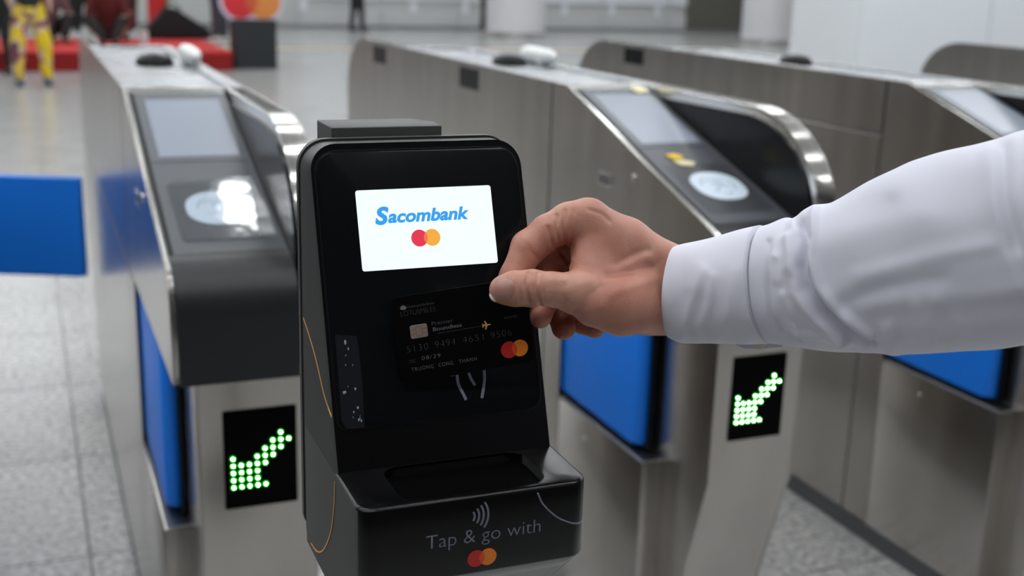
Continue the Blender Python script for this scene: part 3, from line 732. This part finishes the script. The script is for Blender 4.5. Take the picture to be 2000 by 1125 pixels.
BUMPS = [([(1140, 398), (1156, 402)], 22, 1.0), ([(1190, 530), (1230, 513), (1268, 502)], 9, .6), ([(1080, 545), (1100, 545), (1140, 530)], 10, .4), ([(1104, 572), (1118, 558), (1150, 548)], 10, .35), ([(1150, 612), (1165, 600)], 16, .8), ([(1175, 600), (1200, 570), (1280, 545)], 9, .4), ([(1016, 465), (1022, 472)], 12, .5)]
def hand_sdf(P):
    U, V = uv_of(P)
    thumb = chain(P, [(cp(984, 566, .7300), .0090), (cp(1004, 564, .7298), .0106), (cp(1040, 563, .7330), .0112), (cp(1078, 565, .7385), .0104), (cp(1122, 572, .7455), .0128), (cp(1165, 590, .754), .0145), (cp(1205, 592, .760), .0175)], .003)
    index = chain(P, [(cp(988, 574, .7535), .0080), (cp(1003, 540, .7575), .0088), (cp(1032, 484, .7620), .0110), (cp(1070, 455, .7650), .0116), (cp(1112, 437, .7690), .0135), (cp(1148, 435, .7730), .0150)], .003)
    mid = chain(P, [(cp(1055, 619, .7590), .0074), (cp(1064, 588, .7680), .0084), (cp(1072, 520, .7850), .0098), (cp(1118, 470, .7890), .0115), (cp(1165, 447, .7930), .0145)], .003)
    ring = chain(P, [(cp(1101, 640, .7790), .0080), (cp(1094, 610, .7870), .0088), (cp(1094, 545, .8010), .0100), (cp(1135, 490, .8060), .0115), (cp(1180, 468, .8090), .0140)], .003)
    lit = chain(P, [(cp(1162, 641, .7920), .0068), (cp(1137, 630, .7980), .0075), (cp(1130, 585, .8120), .0088), (cp(1160, 520, .8200), .0105), (cp(1195, 495, .8230), .0130)], .003)
    palm = chain(P, [(cp(1150, 437, .7735), .0150), (cp(1222, 476, .7810), .0165), (cp(1300, 524, .7880), .0160), (cp(1420, 545, .770), .015)], .005)
    for a, ra, b, rb in (((1166, 449, .793), .0145, (1300, 540, .80), .0180), ((1180, 470, .808), .0135, (1300, 555, .80), .0180), ((1193, 497, .820), .0125, (1300, 580, .795), .0180),
                         ((1165, 590, .754), .0140, (1215, 597, .763), .0175), ((1215, 597, .763), .0175, (1305, 597, .785), .0175), ((1305, 597, .785), .0175, (1420, 585, .769), .016),
                         ((1165, 480, .775), .0145, (1170, 560, .765), .0130), ((1200, 500, .783), .019, (1230, 570, .775), .020), ((1185, 560, .785), .018, (1250, 600, .79), .018), ((1148, 470, .770), .0105, (1146, 545, .758), .0115), ((1300, 558, .790), .020, (1420, 562, .770), .018), ((1200, 540, .81), .012, (1220, 600, .80), .014)):
        palm = smin(palm, seg(P, cp(*a), cp(*b), ra, rb), .009)
    d = smin(palm, thumb, .006)
    fing = smin(smin(mid, ring, .0012), lit, .0012)
    d = smin(d, index, .0035); d = smin(d, fing, .0016)
    near_ = np.clip((.80 - P[..., 2]) / .02, 0, 1)
    for pts, w, a in CREASES: d = d + near_ * a * .0017 * np.exp(-(pdist(U, V, pts) / w) ** 2)
    for pts, w, a in BUMPS: d = d - near_ * a * .0013 * np.exp(-(pdist(U, V, pts) / w) ** 2)
    return d
skin = mat('skin', (.5, .3, .24), .48, 0, .35)
def skin_nodes(M):
    N, L, B = nodes(M)
    B.inputs['Subsurface Weight'].default_value = .12; B.inputs['Subsurface Radius'].default_value = (.006, .0022, .0012); B.inputs['Subsurface Scale'].default_value = 1.0
    tc = N.new('ShaderNodeTexCoord')
    n1 = N.new('ShaderNodeTexNoise'); n1.inputs['Scale'].default_value = 26; n1.inputs['Detail'].default_value = 3
    L.new(tc.outputs['Object'], n1.inputs['Vector'])
    c = N.new('ShaderNodeValToRGB'); e = c.color_ramp.elements; e[0].position = .35; e[0].color = (.40, .165, .115, 1); e[1].position = .65; e[1].color = (.54, .285, .21, 1)
    L.new(n1.outputs['Fac'], c.inputs[0])
    at_ = N.new('ShaderNodeAttribute'); at_.attribute_name = 'flush'; mx = N.new('ShaderNodeMixRGB'); mx.blend_type = 'MULTIPLY'; mx.inputs[2].default_value = (.86, .60, .56, 1)
    L.new(at_.outputs['Fac'], mx.inputs[0]); L.new(c.outputs[0], mx.inputs[1]); L.new(mx.outputs[0], B.inputs['Base Color'])
    n2 = N.new('ShaderNodeTexNoise'); n2.inputs['Scale'].default_value = 420; n2.inputs['Detail'].default_value = 3
    v = N.new('ShaderNodeTexVoronoi'); v.inputs['Scale'].default_value = 900
    L.new(tc.outputs['Object'], n2.inputs['Vector']); L.new(tc.outputs['Object'], v.inputs['Vector'])
    ad = N.new('ShaderNodeMath'); ad.operation = 'ADD'; L.new(n2.outputs['Fac'], ad.inputs[0]); L.new(v.outputs['Distance'], ad.inputs[1])
    bp = N.new('ShaderNodeBump'); bp.inputs['Strength'].default_value = .25; bp.inputs['Distance'].default_value = .0004
    L.new(ad.outputs[0], bp.inputs['Height']); L.new(bp.outputs[0], B.inputs['Normal'])
skin_nodes(skin)
h = .00095; lo = np.array([-.022, -.066, .712]); hi = np.array([.145, .042, .845])
gx, gy, gz = [np.arange(lo[i], hi[i], h) for i in range(3)]
P = np.stack(np.meshgrid(gx, gy, gz, indexing='ij'), -1)
F = hand_sdf(P)
F[0] = F[-1] = 1; F[:, 0] = F[:, -1] = 1; F[:, :, 0] = F[:, :, -1] = 1
V, Q = surface_nets(F, lo, h)
del P, F
PB = c2w(cp(1300, 560, .785))
person = thing('person', 'person reaching in from the right in a white long-sleeved shirt, pinching the bank card', 'person', tuple(PB))
Vw = c2w(V) - PB
hand = mkmesh('hand', Vw, [tuple(q) for q in Q.tolist()], skin, person, smooth=9)
bmh = bmesh.new(); bmh.from_mesh(hand.data); bmesh.ops.recalc_face_normals(bmh, faces=bmh.faces)
bmesh.ops.smooth_vert(bmh, verts=bmh.verts, factor=.4, use_axis_x=True, use_axis_y=True, use_axis_z=True)
bmh.to_mesh(hand.data); bmh.free(); hand.data.polygons.foreach_set('use_smooth', [True] * len(hand.data.polygons))
Vc = (np.array([v.co[:] for v in hand.data.vertices]) + PB - CAM0) @ RW2C.T
def blob(c, rad): return np.exp(-(np.linalg.norm(Vc - c, axis=1) / rad) ** 2)
fl_ = .9 * blob(cp(1055, 610, .768), .024) + .9 * blob(cp(1105, 635, .785), .024) + .9 * blob(cp(1160, 640, .795), .020) + .55 * blob(cp(1010, 520, .757), .022) + .35 * blob(cp(1250, 630, .77), .03) + .5 * blob(cp(1090, 490, .775), .018)
fa = hand.data.attributes.new('flush', 'FLOAT', 'POINT'); fa.data.foreach_set('value', np.clip(fl_, 0, 1).astype(np.float32))
# thumb nail laid on the surface
def surf_depth(u, v, d0=.70, d1=.745):
    lo_ = d0
    ds = np.linspace(d0, d1, 300); pts = np.stack([cp(u, v, d) for d in ds]); f = hand_sdf(pts)
    k = np.argmax(f < 0)
    if k == 0: return None
    a, b = ds[k - 1], ds[k]; fa, fb = f[k - 1], f[k]; return a + (b - a) * fa / (fa - fb)
def nail(outline_c, ru, rv, name, mt, off, clipfun=None, nr=7, na=28, sq=3.0, rot=0.0):
    verts = []; faces = []
    def pt(r, a):
        ca, sa = math.cos(a), math.sin(a); k = (abs(ca) ** sq + abs(sa) ** sq) ** (-1 / sq)
        x, y = ru * r * k * ca, rv * r * k * sa
        u = outline_c[0] + x * math.cos(rot) - y * math.sin(rot); v = outline_c[1] + x * math.sin(rot) + y * math.cos(rot)
        d = surf_depth(u, v)
        return u, v, d
    base = surf_depth(*outline_c)
    grid = [[pt(r / nr, 2 * PI * k / na) for k in range(na)] for r in range(1, nr + 1)]
    c0 = cp(outline_c[0], outline_c[1], base - off * 1.3); verts.append(c0)
    for ri, row in enumerate(grid):
        for (u, v, d) in row:
            d = d if d is not None else base + .004
            e = 1 - ((ri + 1) / nr) ** 4
            verts.append(cp(u, v, d - off * (.35 + .9 * e)))
    for k in range(na): faces.append((0, 1 + k, 1 + (k + 1) % na))
    for r in range(nr - 1):
        for k in range(na):
            a = 1 + r * na; b = a + na; faces.append((a + k, b + k, b + (k + 1) % na, a + (k + 1) % na))
    o = mkmesh(name, c2w(np.array(verts)) - PB, faces, mt, hand, smooth=9)
    return o
nail_m = mat('nail_pink', (.40, .205, .17), .30, 0, .45); nail_w = mat('nail_edge', (.62, .56, .52), .35)
nail((983, 563), 20, 20, 'thumb_nail', nail_m, .0006, rot=.12)
bm = bmesh.new()
pts = [cp(u, v, d) for u, v, d in ((957.5, 572, .7290), (959, 578, .7278), (962, 583, .7272), (967, 587, .7272), (972, 589, .7278))]
tube(bm, [tuple(c2w(p) - PB) for p in pts], [.0006, .0011, .0013, .0011, .0005], 8)
o = bobj('nail_tip', bm, nail_w, hand); o['label'] = 'white free edge of the thumb nail'

# sleeve: loft of rings square to the arm axis, displaced by folds
cloth = noisy(mat('white_shirt_cloth', (.60, .60, .675), .8, 0, .2), (1, 1, 1), 1400, bump=.12, bdist=.0003, detail=2)
STA = [  # u, top v, bottom v, depth
    (1311, 481, 656, .784), (1330, 476, 668, .782), (1360, 470, 671, .779), (1430, 454, 672, .766), (1500, 437, 673, .753)]
STB = [(1496, 440, 671, .7525), (1516, 434, 675, .749), (1532, 427, 679, .746), (1548, 423, 681, .743), (1563, 431, 683, .740), (1578, 419, 685, .7375), (1592, 408, 686, .735), (1615, 399, 688, .731), (1650, 394, 690, .725), (1700, 370, 692, .716), (1760, 342, 691, .705), (1820, 312, 690, .695), (1900, 290, 684, .680), (2000, 264, 673, .662), (2110, 232, 664, .643), (2240, 200, 655, .620)]
def loft(ST, field, name, na=150, step=.0016, thick=.0012, ext=None, ratio=.92):
    U = [s[0] for s in ST]; uu = []; 
    cen = np.array([cp(s[0], (s[1] + s[2]) / 2, s[3]) for s in ST]); hh = np.array([(s[2] - s[1]) / 2 / FPX * s[3] for s in ST])
    if ext:
        for c_, r_ in ext: cen = np.vstack([cen, c_]); hh = np.append(hh, r_)
    L = np.concatenate([[0], np.cumsum(np.linalg.norm(np.diff(cen, axis=0), axis=1))])
    nS = int(L[-1] / step); ss = np.linspace(0, L[-1], nS)
    # smooth interpolation
    C = np.stack([np.interp(ss, L, cen[:, i]) for i in range(3)], 1); Hs = np.interp(ss, L, hh)
    ker = np.hanning(9); ker /= ker.sum()
    pad = lambda A: np.concatenate([np.repeat(A[:1], 4, 0), A, np.repeat(A[-1:], 4, 0)])
    C = np.stack([np.convolve(pad(C[:, i]), ker, 'valid') for i in range(3)], 1); Hs = np.convolve(pad(Hs), ker, 'valid')
    Tn = np.gradient(C, axis=0); 
    k2 = np.hanning(61); k2 /= k2.sum(); Tn = np.stack([np.convolve(np.concatenate([np.repeat(Tn[:1, i], 30), Tn[:, i], np.repeat(Tn[-1:, i], 30)]), k2, 'valid') for i in range(3)], 1)
    Tn /= np.linalg.norm(Tn, axis=1)[:, None]
    up = np.array([0, 1, 0.]); up = up - (Tn @ up)[:, None] * Tn; up /= np.linalg.norm(up, axis=1)[:, None]
    sd = np.cross(Tn, up)          # towards / away from the viewer
    th = np.linspace(0, 2 * PI, na, endpoint=False)
    ct_, st_ = np.cos(th), np.sin(th)
    base = C[:, None, :] + Hs[:, None, None] * (st_[None, :, None] * up[:, None, :] + ratio * ct_[None, :, None] * sd[:, None, :])
    nrm = st_[None, :, None] * up[:, None, :] + ct_[None, :, None] * sd[:, None, :]
    D = field(base, nrm)
    V = base + nrm * D[..., None]
    Vin = base + nrm * (D - thick)[..., None]
    verts = np.concatenate([V.reshape(-1, 3), Vin.reshape(-1, 3)]); n0 = nS * na; f = []
    for i in range(nS - 1):
        for k in range(na):
            k1 = (k + 1) % na
            f.append((i * na + k, i * na + k1, (i + 1) * na + k1, (i + 1) * na + k))
            if i < 12: f.append((n0 + i * na + k, n0 + (i + 1) * na + k, n0 + (i + 1) * na + k1, n0 + i * na + k1))
    for k in range(na): f.append((k, n0 + k, n0 + (k + 1) % na, (k + 1) % na))
    f.append(tuple((nS - 1) * na + k for k in range(na)))
    o = mkmesh(name, c2w(verts) - PB, f, cloth, person, smooth=9)
    b = bmesh.new(); b.from_mesh(o.data); bmesh.ops.delete(b, geom=[v for v in b.verts if not v.link_faces], context='VERTS'); bmesh.ops.recalc_face_normals(b, faces=b.faces); b.to_mesh(o.data); b.free()
    o.data.polygons.foreach_set('use_smooth', [True] * len(o.data.polygons))
    return o
def ridge(U, V, pts, w, a): return a * .0016 * np.exp(-(pdist(U, V, pts) / w) ** 2)
def fold_field(ridges, amp):
    def f(B, Nn):
        U, V = uv_of(B); face = np.clip(-Nn[..., 2] * 1.6 + .25, 0, 1)
        D = np.zeros(U.shape)
        for pts, w, a in ridges: D += face * ridge(U, V, pts, w * (1.8 if pts[0][0] > 1595 else (1.3 if w < 8 and pts[0][0] > 1505 else 1)), a)
        X_, Y_, Z_ = B[..., 0], B[..., 1], B[..., 2]
        D += amp * (.0006 * np.sin(70 * X_ + 55 * Y_ + 30 * Z_) + .0004 * np.sin(150 * X_ - 95 * Y_ + 1.3) + .0003 * np.sin(210 * Y_ + 90 * X_ + 40 * Z_))
        return D
    return f
CUFF_F = [([(1330, 655), (1350, 590), (1375, 530)], 11, 1.0), ([(1365, 650), (1385, 590), (1392, 540)], 9, .8), ([(1400, 660), (1425, 600), (1440, 530)], 14, .6), ([(1350, 560), (1365, 520)], 12, .5)]
SLV = [([(1502, 470), (1500, 560), (1508, 620), (1530, 655), (1560, 668)], 5, -1.6),
       ([(1545, 430), (1552, 450)], 14, 1.5), ([(1563, 432), (1578, 470), (1568, 520), (1580, 560), (1610, 610), (1660, 655), (1700, 672)], 8, -4.2),
       ([(1592, 412), (1590, 450), (1584, 500), (1600, 560), (1640, 610), (1700, 655)], 9, 2.6), ([(1540, 470), (1548, 520), (1556, 570), (1590, 620), (1640, 660)], 12, 3.2),
       ([(1512, 500), (1526, 506), (1538, 525)], 9, .8), ([(1512, 560), (1522, 600), (1528, 640)], 7, -.7), ([(1530, 575), (1545, 610), (1556, 648)], 8, 1.1), ([(1550, 545), (1542, 590), (1550, 625)], 7, -.6), ([(1530, 530), (1524, 550)], 8, .6),
       ([(1680, 540), (1740, 525), (1830, 500), (1930, 480)], 10, 1.0), ([(1650, 590), (1740, 560), (1840, 545)], 9, -.8), ([(1700, 600), (1800, 585), (1900, 580), (2000, 560)], 12, .9),
       ([(1600, 480), (1700, 440), (1800, 420)], 16, .7), ([(1935, 300), (1942, 400), (1960, 480), (1990, 560)], 10, 1.4), ([(1958, 290), (1965, 400), (1985, 480)], 8, -1.4), ([(1985, 280), (1990, 380), (2010, 470)], 12, 1.5),
       ([(1740, 400), (1735, 480), (1750, 560), (1780, 620)], 10, -.7), ([(1790, 600), (1830, 660)], 8, .9), ([(1830, 590), (1880, 640)], 8, .7), ([(1650, 625), (1690, 675)], 8, .9), ([(1735, 640), (1745, 685)], 8, 1.6), ([(1850, 620), (2000, 600)], 14, -.8), ([(1560, 655), (1600, 655), (1650, 668)], 6, 1.3)]
elb = [(np.array([.40, .060, .53]), .068), (np.array([.46, .075, .44]), .070), (np.array([.52, .03, .33]), .075), (np.array([.56, -.08, .20]), .082), (np.array([.58, -.18, .10]), .09)]
sleeve = loft(STB, fold_field(SLV, 1.0), 'sleeve', 170, .0015, .0012, elb, .86)
cuff = loft(STA, fold_field(CUFF_F, .8), 'cuff', 150, .0015, .0022, None, 1.0)
# stitching line on the cuff, tab and button under the cuff
bm = bmesh.new()
pts = []
for k in range(41):
    a = -PI / 2 * .93 + PI * .93 * k / 40
tabp = [(1430, 664), (1438, 674), (1452, 681), (1480, 682), (1520, 678), (1560, 673), (1560, 660), (1500, 655), (1440, 655)]
b1 = [bm.verts.new(Vector(c2w(cp(u, v, .768 - (u - 1430) * .00012)) - PB)) for u, v in tabp]
b2 = [bm.verts.new(Vector(c2w(cp(u, v, .7715 - (u - 1430) * .00012)) - PB)) for u, v in tabp]
bm.faces.new(b1); bm.faces.new(b2[::-1])
for i in range(len(b1)): bm.faces.new((b1[i], b2[i], b2[(i + 1) % len(b1)], b1[(i + 1) % len(b1)]))
tab = bobj('cuff_tab', bm, cloth, person)
btn = mat('button_pearl', (.62, .58, .45), .3)
bc = Vector(c2w(cp(1482, 668, .7605)) - PB); bx = Vector(RW2C.T @ np.array([.9, 0, -.4])); by = Vector(RW2C.T @ np.array([0, -1., 0]))
bm = slab(Frame(bc, bx, by), circle(0, 0, .0048, 20), -.001, .001, .0005, 2)
bobj('button', bm, btn, tab)

# ------------------------------------------------------------------ stage and background things
def gpt(u, v, z=0.0):      # floor (or height z) point under a direction; used offline values below
    d = RW2C.T @ np.array([(u - 1000) / FPX, (v - 562.5) / FPX, 1]); t = (z - CAMZ) / d[2]; return CAM0 + t * d
red = mat('red_carpet', (.50, .018, .018), .85); red_f = mat('red_skirt', (.26, .008, .008), .9)
t = thing('stage', 'low stage covered in red carpet at the upper left', 'stage', (.55, 16.9, 0))
bm = bmesh.new(); box(bm, -1.9, 1.9, -1.35, 1.4, 0, .215, .01, 1); bobj('skirt', bm, red_f, t)
bm = bmesh.new(); box(bm, -1.92, 1.92, -1.37, 1.42, .215, .235, .008, 1); bobj('carpet_top', bm, red, t)
# standee: black plinth with overlapping discs
t = thing('sign_stand', 'black box stand topped with an overlapping red and orange disc sign', 'sign', (2.80, 15.83 + .2, 0))
bm = bmesh.new(); box(bm, -.27, .28, -.2, .2, 0, .63, .006, 1); bobj('box_base', bm, mat('stand_black', (.012, .016, .018), .5), t)
lf = Frame((-.16, -.06, .86), (1, 0, 0), (0, 0, 1)); wm = mat('sign_white', (.62, .58, .72), .5)
bm = slab(lf, circle(0, 0, .27, 40), -.02, 0); slab(lf, circle(.30, 0, .27, 40), -.02, -.001, 0, 1, bm); bobj('sign_backing', bm, wm, t)
sr = mat('sign_red', (.62, .02, .03), .5); so = mat('sign_orange', (.70, .25, .05), .5); sm_ = mat('sign_mix', (.60, .10, .03), .5)
overlap_logo(Frame(lf(0, 0, .002), (1, 0, 0), (0, 0, 1)), (0, 0), (.30, 0), .225, 0, sr, so, sm_, t, 'sign_disc')

def figure(name, label, loc, rz, shirt, trousers, shoes, skinc=(.45, .27, .2), hair=(.01, .009, .008), pose='stand', h_=1.66, legspread=.09, stride=.0, group=None, wide=1.0):
    s = h_ / 1.7
    t = thing(name, label, 'person', loc, rz, group)
    J = {}
    if pose == 'stand':
        hip = np.array([0, 0, .92]); J['hipL'] = np.array([-.085, 0, .90]); J['hipR'] = np.array([.085, 0, .90])
        J['kL'] = np.array([-legspread, -.02 + stride * .5, .50]); J['kR'] = np.array([legspread, -.02 - stride * .5, .50])
        J['aL'] = np.array([-legspread - .01, stride, .09]); J['aR'] = np.array([legspread + .01, -stride, .09])
    else:
        hip = np.array([0, 0, .14]); J['hipL'] = np.array([-.09, 0, .13]); J['hipR'] = np.array([.09, 0, .13])
        J['kL'] = np.array([-.24, -.36, .30]); J['kR'] = np.array([.22, -.38, .32]); J['aL'] = np.array([-.06, -.50, .06]); J['aR'] = np.array([.10, -.52, .06])
    up = hip + np.array([0, .0 if pose == 'stand' else -.08, .30]); nk = hip + np.array([0, .0 if pose == 'stand' else -.13, .52]); hd = nk + np.array([0, -.02, .19])
    shL = nk + np.array([-.18, 0, -.05]); shR = nk + np.array([.18, 0, -.05])
    eL = shL + np.array([-.07, -.02, -.27]); eR = shR + np.array([.07, -.02, -.27]); wL = eL + np.array([.04, -.16, -.18]); wR = eR + np.array([-.04, -.16, -.18])
    def mesh(fn, lo, hi, hh, nm, mt):
        g = [np.arange(lo[i], hi[i], hh) for i in range(3)]; P = np.stack(np.meshgrid(*g, indexing='ij'), -1); F = fn(P)
        F[0] = F[-1] = 1; F[:, 0] = F[:, -1] = 1; F[:, :, 0] = F[:, :, -1] = 1
        V, Q = surface_nets(F, np.array(lo), hh); o = mkmesh(nm, V * s, [tuple(q) for q in Q.tolist()], mt, t, smooth=9)
        b = bmesh.new(); b.from_mesh(o.data); bmesh.ops.recalc_face_normals(b, faces=b.faces); b.to_mesh(o.data); b.free()
        o.data.polygons.foreach_set('use_smooth', [True] * len(o.data.polygons)); return o
    def body(P):
        d = seg(P, hip, up, .115, .12); d = smin(d, seg(P, up, nk - [0, 0, .08], .12, .125), .05)
        d = smin(d, seg(P, nk - [0, 0, .05], hd - [0, 0, .05], .05, .055), .03); d = smin(d, seg(P, hd - [0, 0, .02], hd + [0, 0, .05], .075, .085), .02)
        d = smin(d, seg(P, hd + [0, -.085, -.02], hd + [0, -.095, -.03], .012, .016), .01)
        for a, b, c in ((shL, eL, wL), (shR, eR, wR)):
            d = smin(d, seg(P, a, b, .050, .040), .03); d = smin(d, seg(P, b, c, .038, .026), .01); d = smin(d, seg(P, c, c + [0, -.06, -.07], .03, .022), .01)
        for a, b, c in ((J['hipL'], J['kL'], J['aL']), (J['hipR'], J['kR'], J['aR'])):
            d = smin(d, seg(P, a, b, .085, .055), .03); d = smin(d, seg(P, b, c, .052, .036), .01); d = smin(d, seg(P, c - [0, 0, .045], c + [0, -.14, -.055], .036, .030), .01)
        return d
    def trou(P):
        d = seg(P, hip + [0, 0, .06], hip - [0, 0, .02], .135, .14)
        for a, b, c in ((J['hipL'], J['kL'], J['aL']), (J['hipR'], J['kR'], J['aR'])):
            d = smin(d, seg(P, a, b, .10, .075 * wide), .03); d = smin(d, seg(P, b, c + [0, 0, .02], .072 * wide, .055 * wide), .02)
        return d
    def shr(P):
        d = seg(P, hip + [0, 0, .04], up, .145, .14); d = smin(d, seg(P, up, nk - [0, 0, .09], .14, .14), .05)
        for a, b in ((shL, eL), (shR, eR)): d = smin(d, seg(P, a, b, .065, .055), .04)
        return d
    def shoe(P):
        d = None
        for c in (J['aL'], J['aR']):
            q = seg(P, c + [0, .02, -.05], c + [0, -.15, -.06], .043, .036); d = q if d is None else np.minimum(d, q)
        return d
    def hr(P): return np.maximum(seg(P, hd + [0, .012, 0], hd + [0, .005, .06], .088, .090), -(P[..., 2] - hd[2] + .06) + 0 * P[..., 0] + np.clip(-(P[..., 1] - hd[1]) * 1.2, -.05, .1) - .02)
    key = mat(name + '_skin', skinc, .5)
    zmax = hd[2] + .17
    mesh(body, (-.42, -.80, -.03), (.42, .2, zmax), .03, 'body', key)
    mesh(trou, (-.42, -.72, -.02), (.42, .25, hip[2] + .25), .025, 'trousers', trousers)
    mesh(shr, (-.40, -.45, hip[2] - .2), (.40, .25, nk[2] + .1), .03, 'shirt', shirt)
    mesh(shoe, (-.35, -.80, -.03), (.35, .2, .2), .016, 'shoes', shoes)
    mesh(hr, (-.15, -.15, hd[2] - .12), (.15, .18, hd[2] + .2), .015, 'hair', mat(name + '_hair', hair, .5))
    return t
def pattern(name, cols, scale):
    M = mat(name, cols[0], .8); N, L, B = nodes(M); tc = N.new('ShaderNodeTexCoord'); v = N.new('ShaderNodeTexNoise'); v.inputs['Scale'].default_value = scale; v.inputs['Detail'].default_value = 1
    c = N.new('ShaderNodeValToRGB'); c.color_ramp.interpolation = 'CONSTANT'; e = c.color_ramp.elements
    L.new(tc.outputs['Object'], v.inputs['Vector']); L.new(v.outputs['Fac'], c.inputs[0]); L.new(c.outputs[0], B.inputs['Base Color'])
    n = len(cols); e[0].position = 0; e[0].color = (*cols[0], 1); e[1].position = .48; e[1].color = (*cols[1], 1)
    for k in range(2, n): q = e.new(.48 + .06 * (k - 1)); q.color = (*cols[k], 1)
    return M
blackc = mat('black_cloth', (.010, .010, .011), .8); darkgrey = mat('charcoal_cloth', (.045, .045, .06), .8); maroon = mat('maroon_cloth', (.10, .008, .008), .8)
pinkish = mat('dusty_pink_cloth', (.16, .08, .085), .8); whitec = mat('white_cloth', (.6, .6, .6), .8); navy = mat('navy_cloth', (.02, .05, .14), .8)
yellow = pattern('yellow_pattern_cloth', [(.72, .52, .01), (.68, .46, .01), (.55, .50, .38), (.35, .03, .02), (.03, .05, .12)], 9)
orange_s = mat('peach_shoe', (.65, .38, .2), .6); shoe_w = mat('white_shoe', (.6, .6, .55), .6); brown = mat('brown_cloth', (.09, .03, .02), .8)
p = gpt(66, 168); figure('person', 'person in yellow patterned trousers standing before the red stage', (p[0], p[1] + .1, 0), .15, blackc, yellow, navy, wide=1.2, h_=1.50, legspread=.15)
p = gpt(26, 150); figure('person', 'person all in black at the very left edge beside the yellow trousers', (p[0] - .12, p[1] + .45, 0), -.3, blackc, blackc, blackc, h_=1.6)
p = gpt(112, 84, .235); figure('person', 'person in dusty pink top sitting on the stage right of the yellow trousers', (p[0] - .1, p[1] + .4, .268), .2, pinkish, blackc, brown, pose='sit')
p = gpt(212, 84, .235); figure('person', 'person in maroon top and black trousers sitting mid stage', (p[0], p[1] - .15, .268), -.1, maroon, blackc, blackc, pose='sit')
p = gpt(266, 84, .235); figure('person', 'person in maroon trousers sitting on the stage beside the black bag', (p[0] - .3, p[1] + 1.0, .268), .2, blackc, maroon, blackc, pose='sit')
p = gpt(432, 84, .235); figure('person', 'person in charcoal trousers and pale shoes standing at the stage end', (p[0], p[1] + .1, .235), .3, whitec, darkgrey, shoe_w, legspread=.055, h_=1.7)
p = gpt(165, 60, .235); figure('person', 'person in black standing at the back of the stage behind the seated ones', (p[0], p[1] - .35, .235), .1, blackc, blackc, blackc, wide=1.6, legspread=.12)
p = gpt(246, 60, .235); figure('person', 'person in dark maroon skirt-like trousers standing behind the seated maroon one', (p[0] - .05, p[1] - .3, .235), -.2, blackc, mat('deep_maroon', (.05, .006, .006), .8), blackc, wide=1.8, legspread=.10)
# black bag, white cup, red folder on the stage
bagm = mat('bag_fabric', (.008, .008, .009), .85)
p = gpt(338, 78, .235)
t = thing('bag', 'large black sloping bag on the red stage', 'bag', (p[0] + .06, p[1] + .3, .235))
bm = bmesh.new(); prism(bm, [(-.46, 0), (.50, 0), (.52, .12), (.30, .26), (.02, .44), (-.12, .45), (-.30, .25), (-.44, .10)], -.16, .16, 1, .05, 3); bobj('bag_body', bm, bagm, t)
bm = bmesh.new(); tube(bm, smooth_pts([(-.2, 0, .36), (-.1, 0, .50), (.02, 0, .50), (.1, 0, .40)], 5), .012, 8); bobj('strap', bm, bagm, t)
p = gpt(283, 47, .235 + .28)
t = thing('cup', 'white cup standing on the stage left of the black bag', 'cup', (p[0] - .3, p[1] + 2 - 1.2, .235))
t.location = (gpt(283, 84, .235)[0] - .06, gpt(283, 84, .235)[1] - .55, .235)
bm = bmesh.new(); prism(bm, circle(0, 0, .055, 20), 0, .20, 2, .008, 2); bobj('cup_body', bm, whitec, t)
bm = bmesh.new(); prism(bm, circle(0, 0, .058, 20), .20, .22, 2, .004, 2); bobj('lid', bm, darkgrey, t)
p = gpt(312, 74, .235)
t = thing('folding_board', 'upright red board standing behind the black bag', 'board', (p[0] + .1, p[1] + 1.0, .235))
bm = bmesh.new(); box(bm, -.16, .12, -.02, .02, 0, .9, .005, 1); bobj('board', bm, red, t)
bm = bmesh.new(); box(bm, .121, .16, -.02, .02, .40, .60, .005, 1); bobj('green_tab', bm, mat('green', (.06, .22, .03), .6), t)
# distant walkers
p = gpt(610, 42); figure('person', 'distant person in black walking left of the child', (p[0], p[1], 0), .5, blackc, blackc, blackc, legspread=.05)
p = gpt(645, 40); figure('child', 'small child in navy and red beside the distant black-clad adults', (p[0], p[1] - .4, 0), 0, mat('red_top', (.35, .03, .03), .8), navy, shoe_w, h_=1.05)
p = gpt(697, 60); figure('person', 'distant person in black standing above the far end of the middle gate', (p[0], p[1], 0), .6, blackc, blackc, blackc, legspread=.08, stride=.08)
p = gpt(945, 66); figure('person', 'distant person in black passing just left of the round column', (p[0], p[1], 0), 1.3, blackc, blackc, shoe_w, legspread=.03, stride=.05)
bpy.context.view_layer.update()
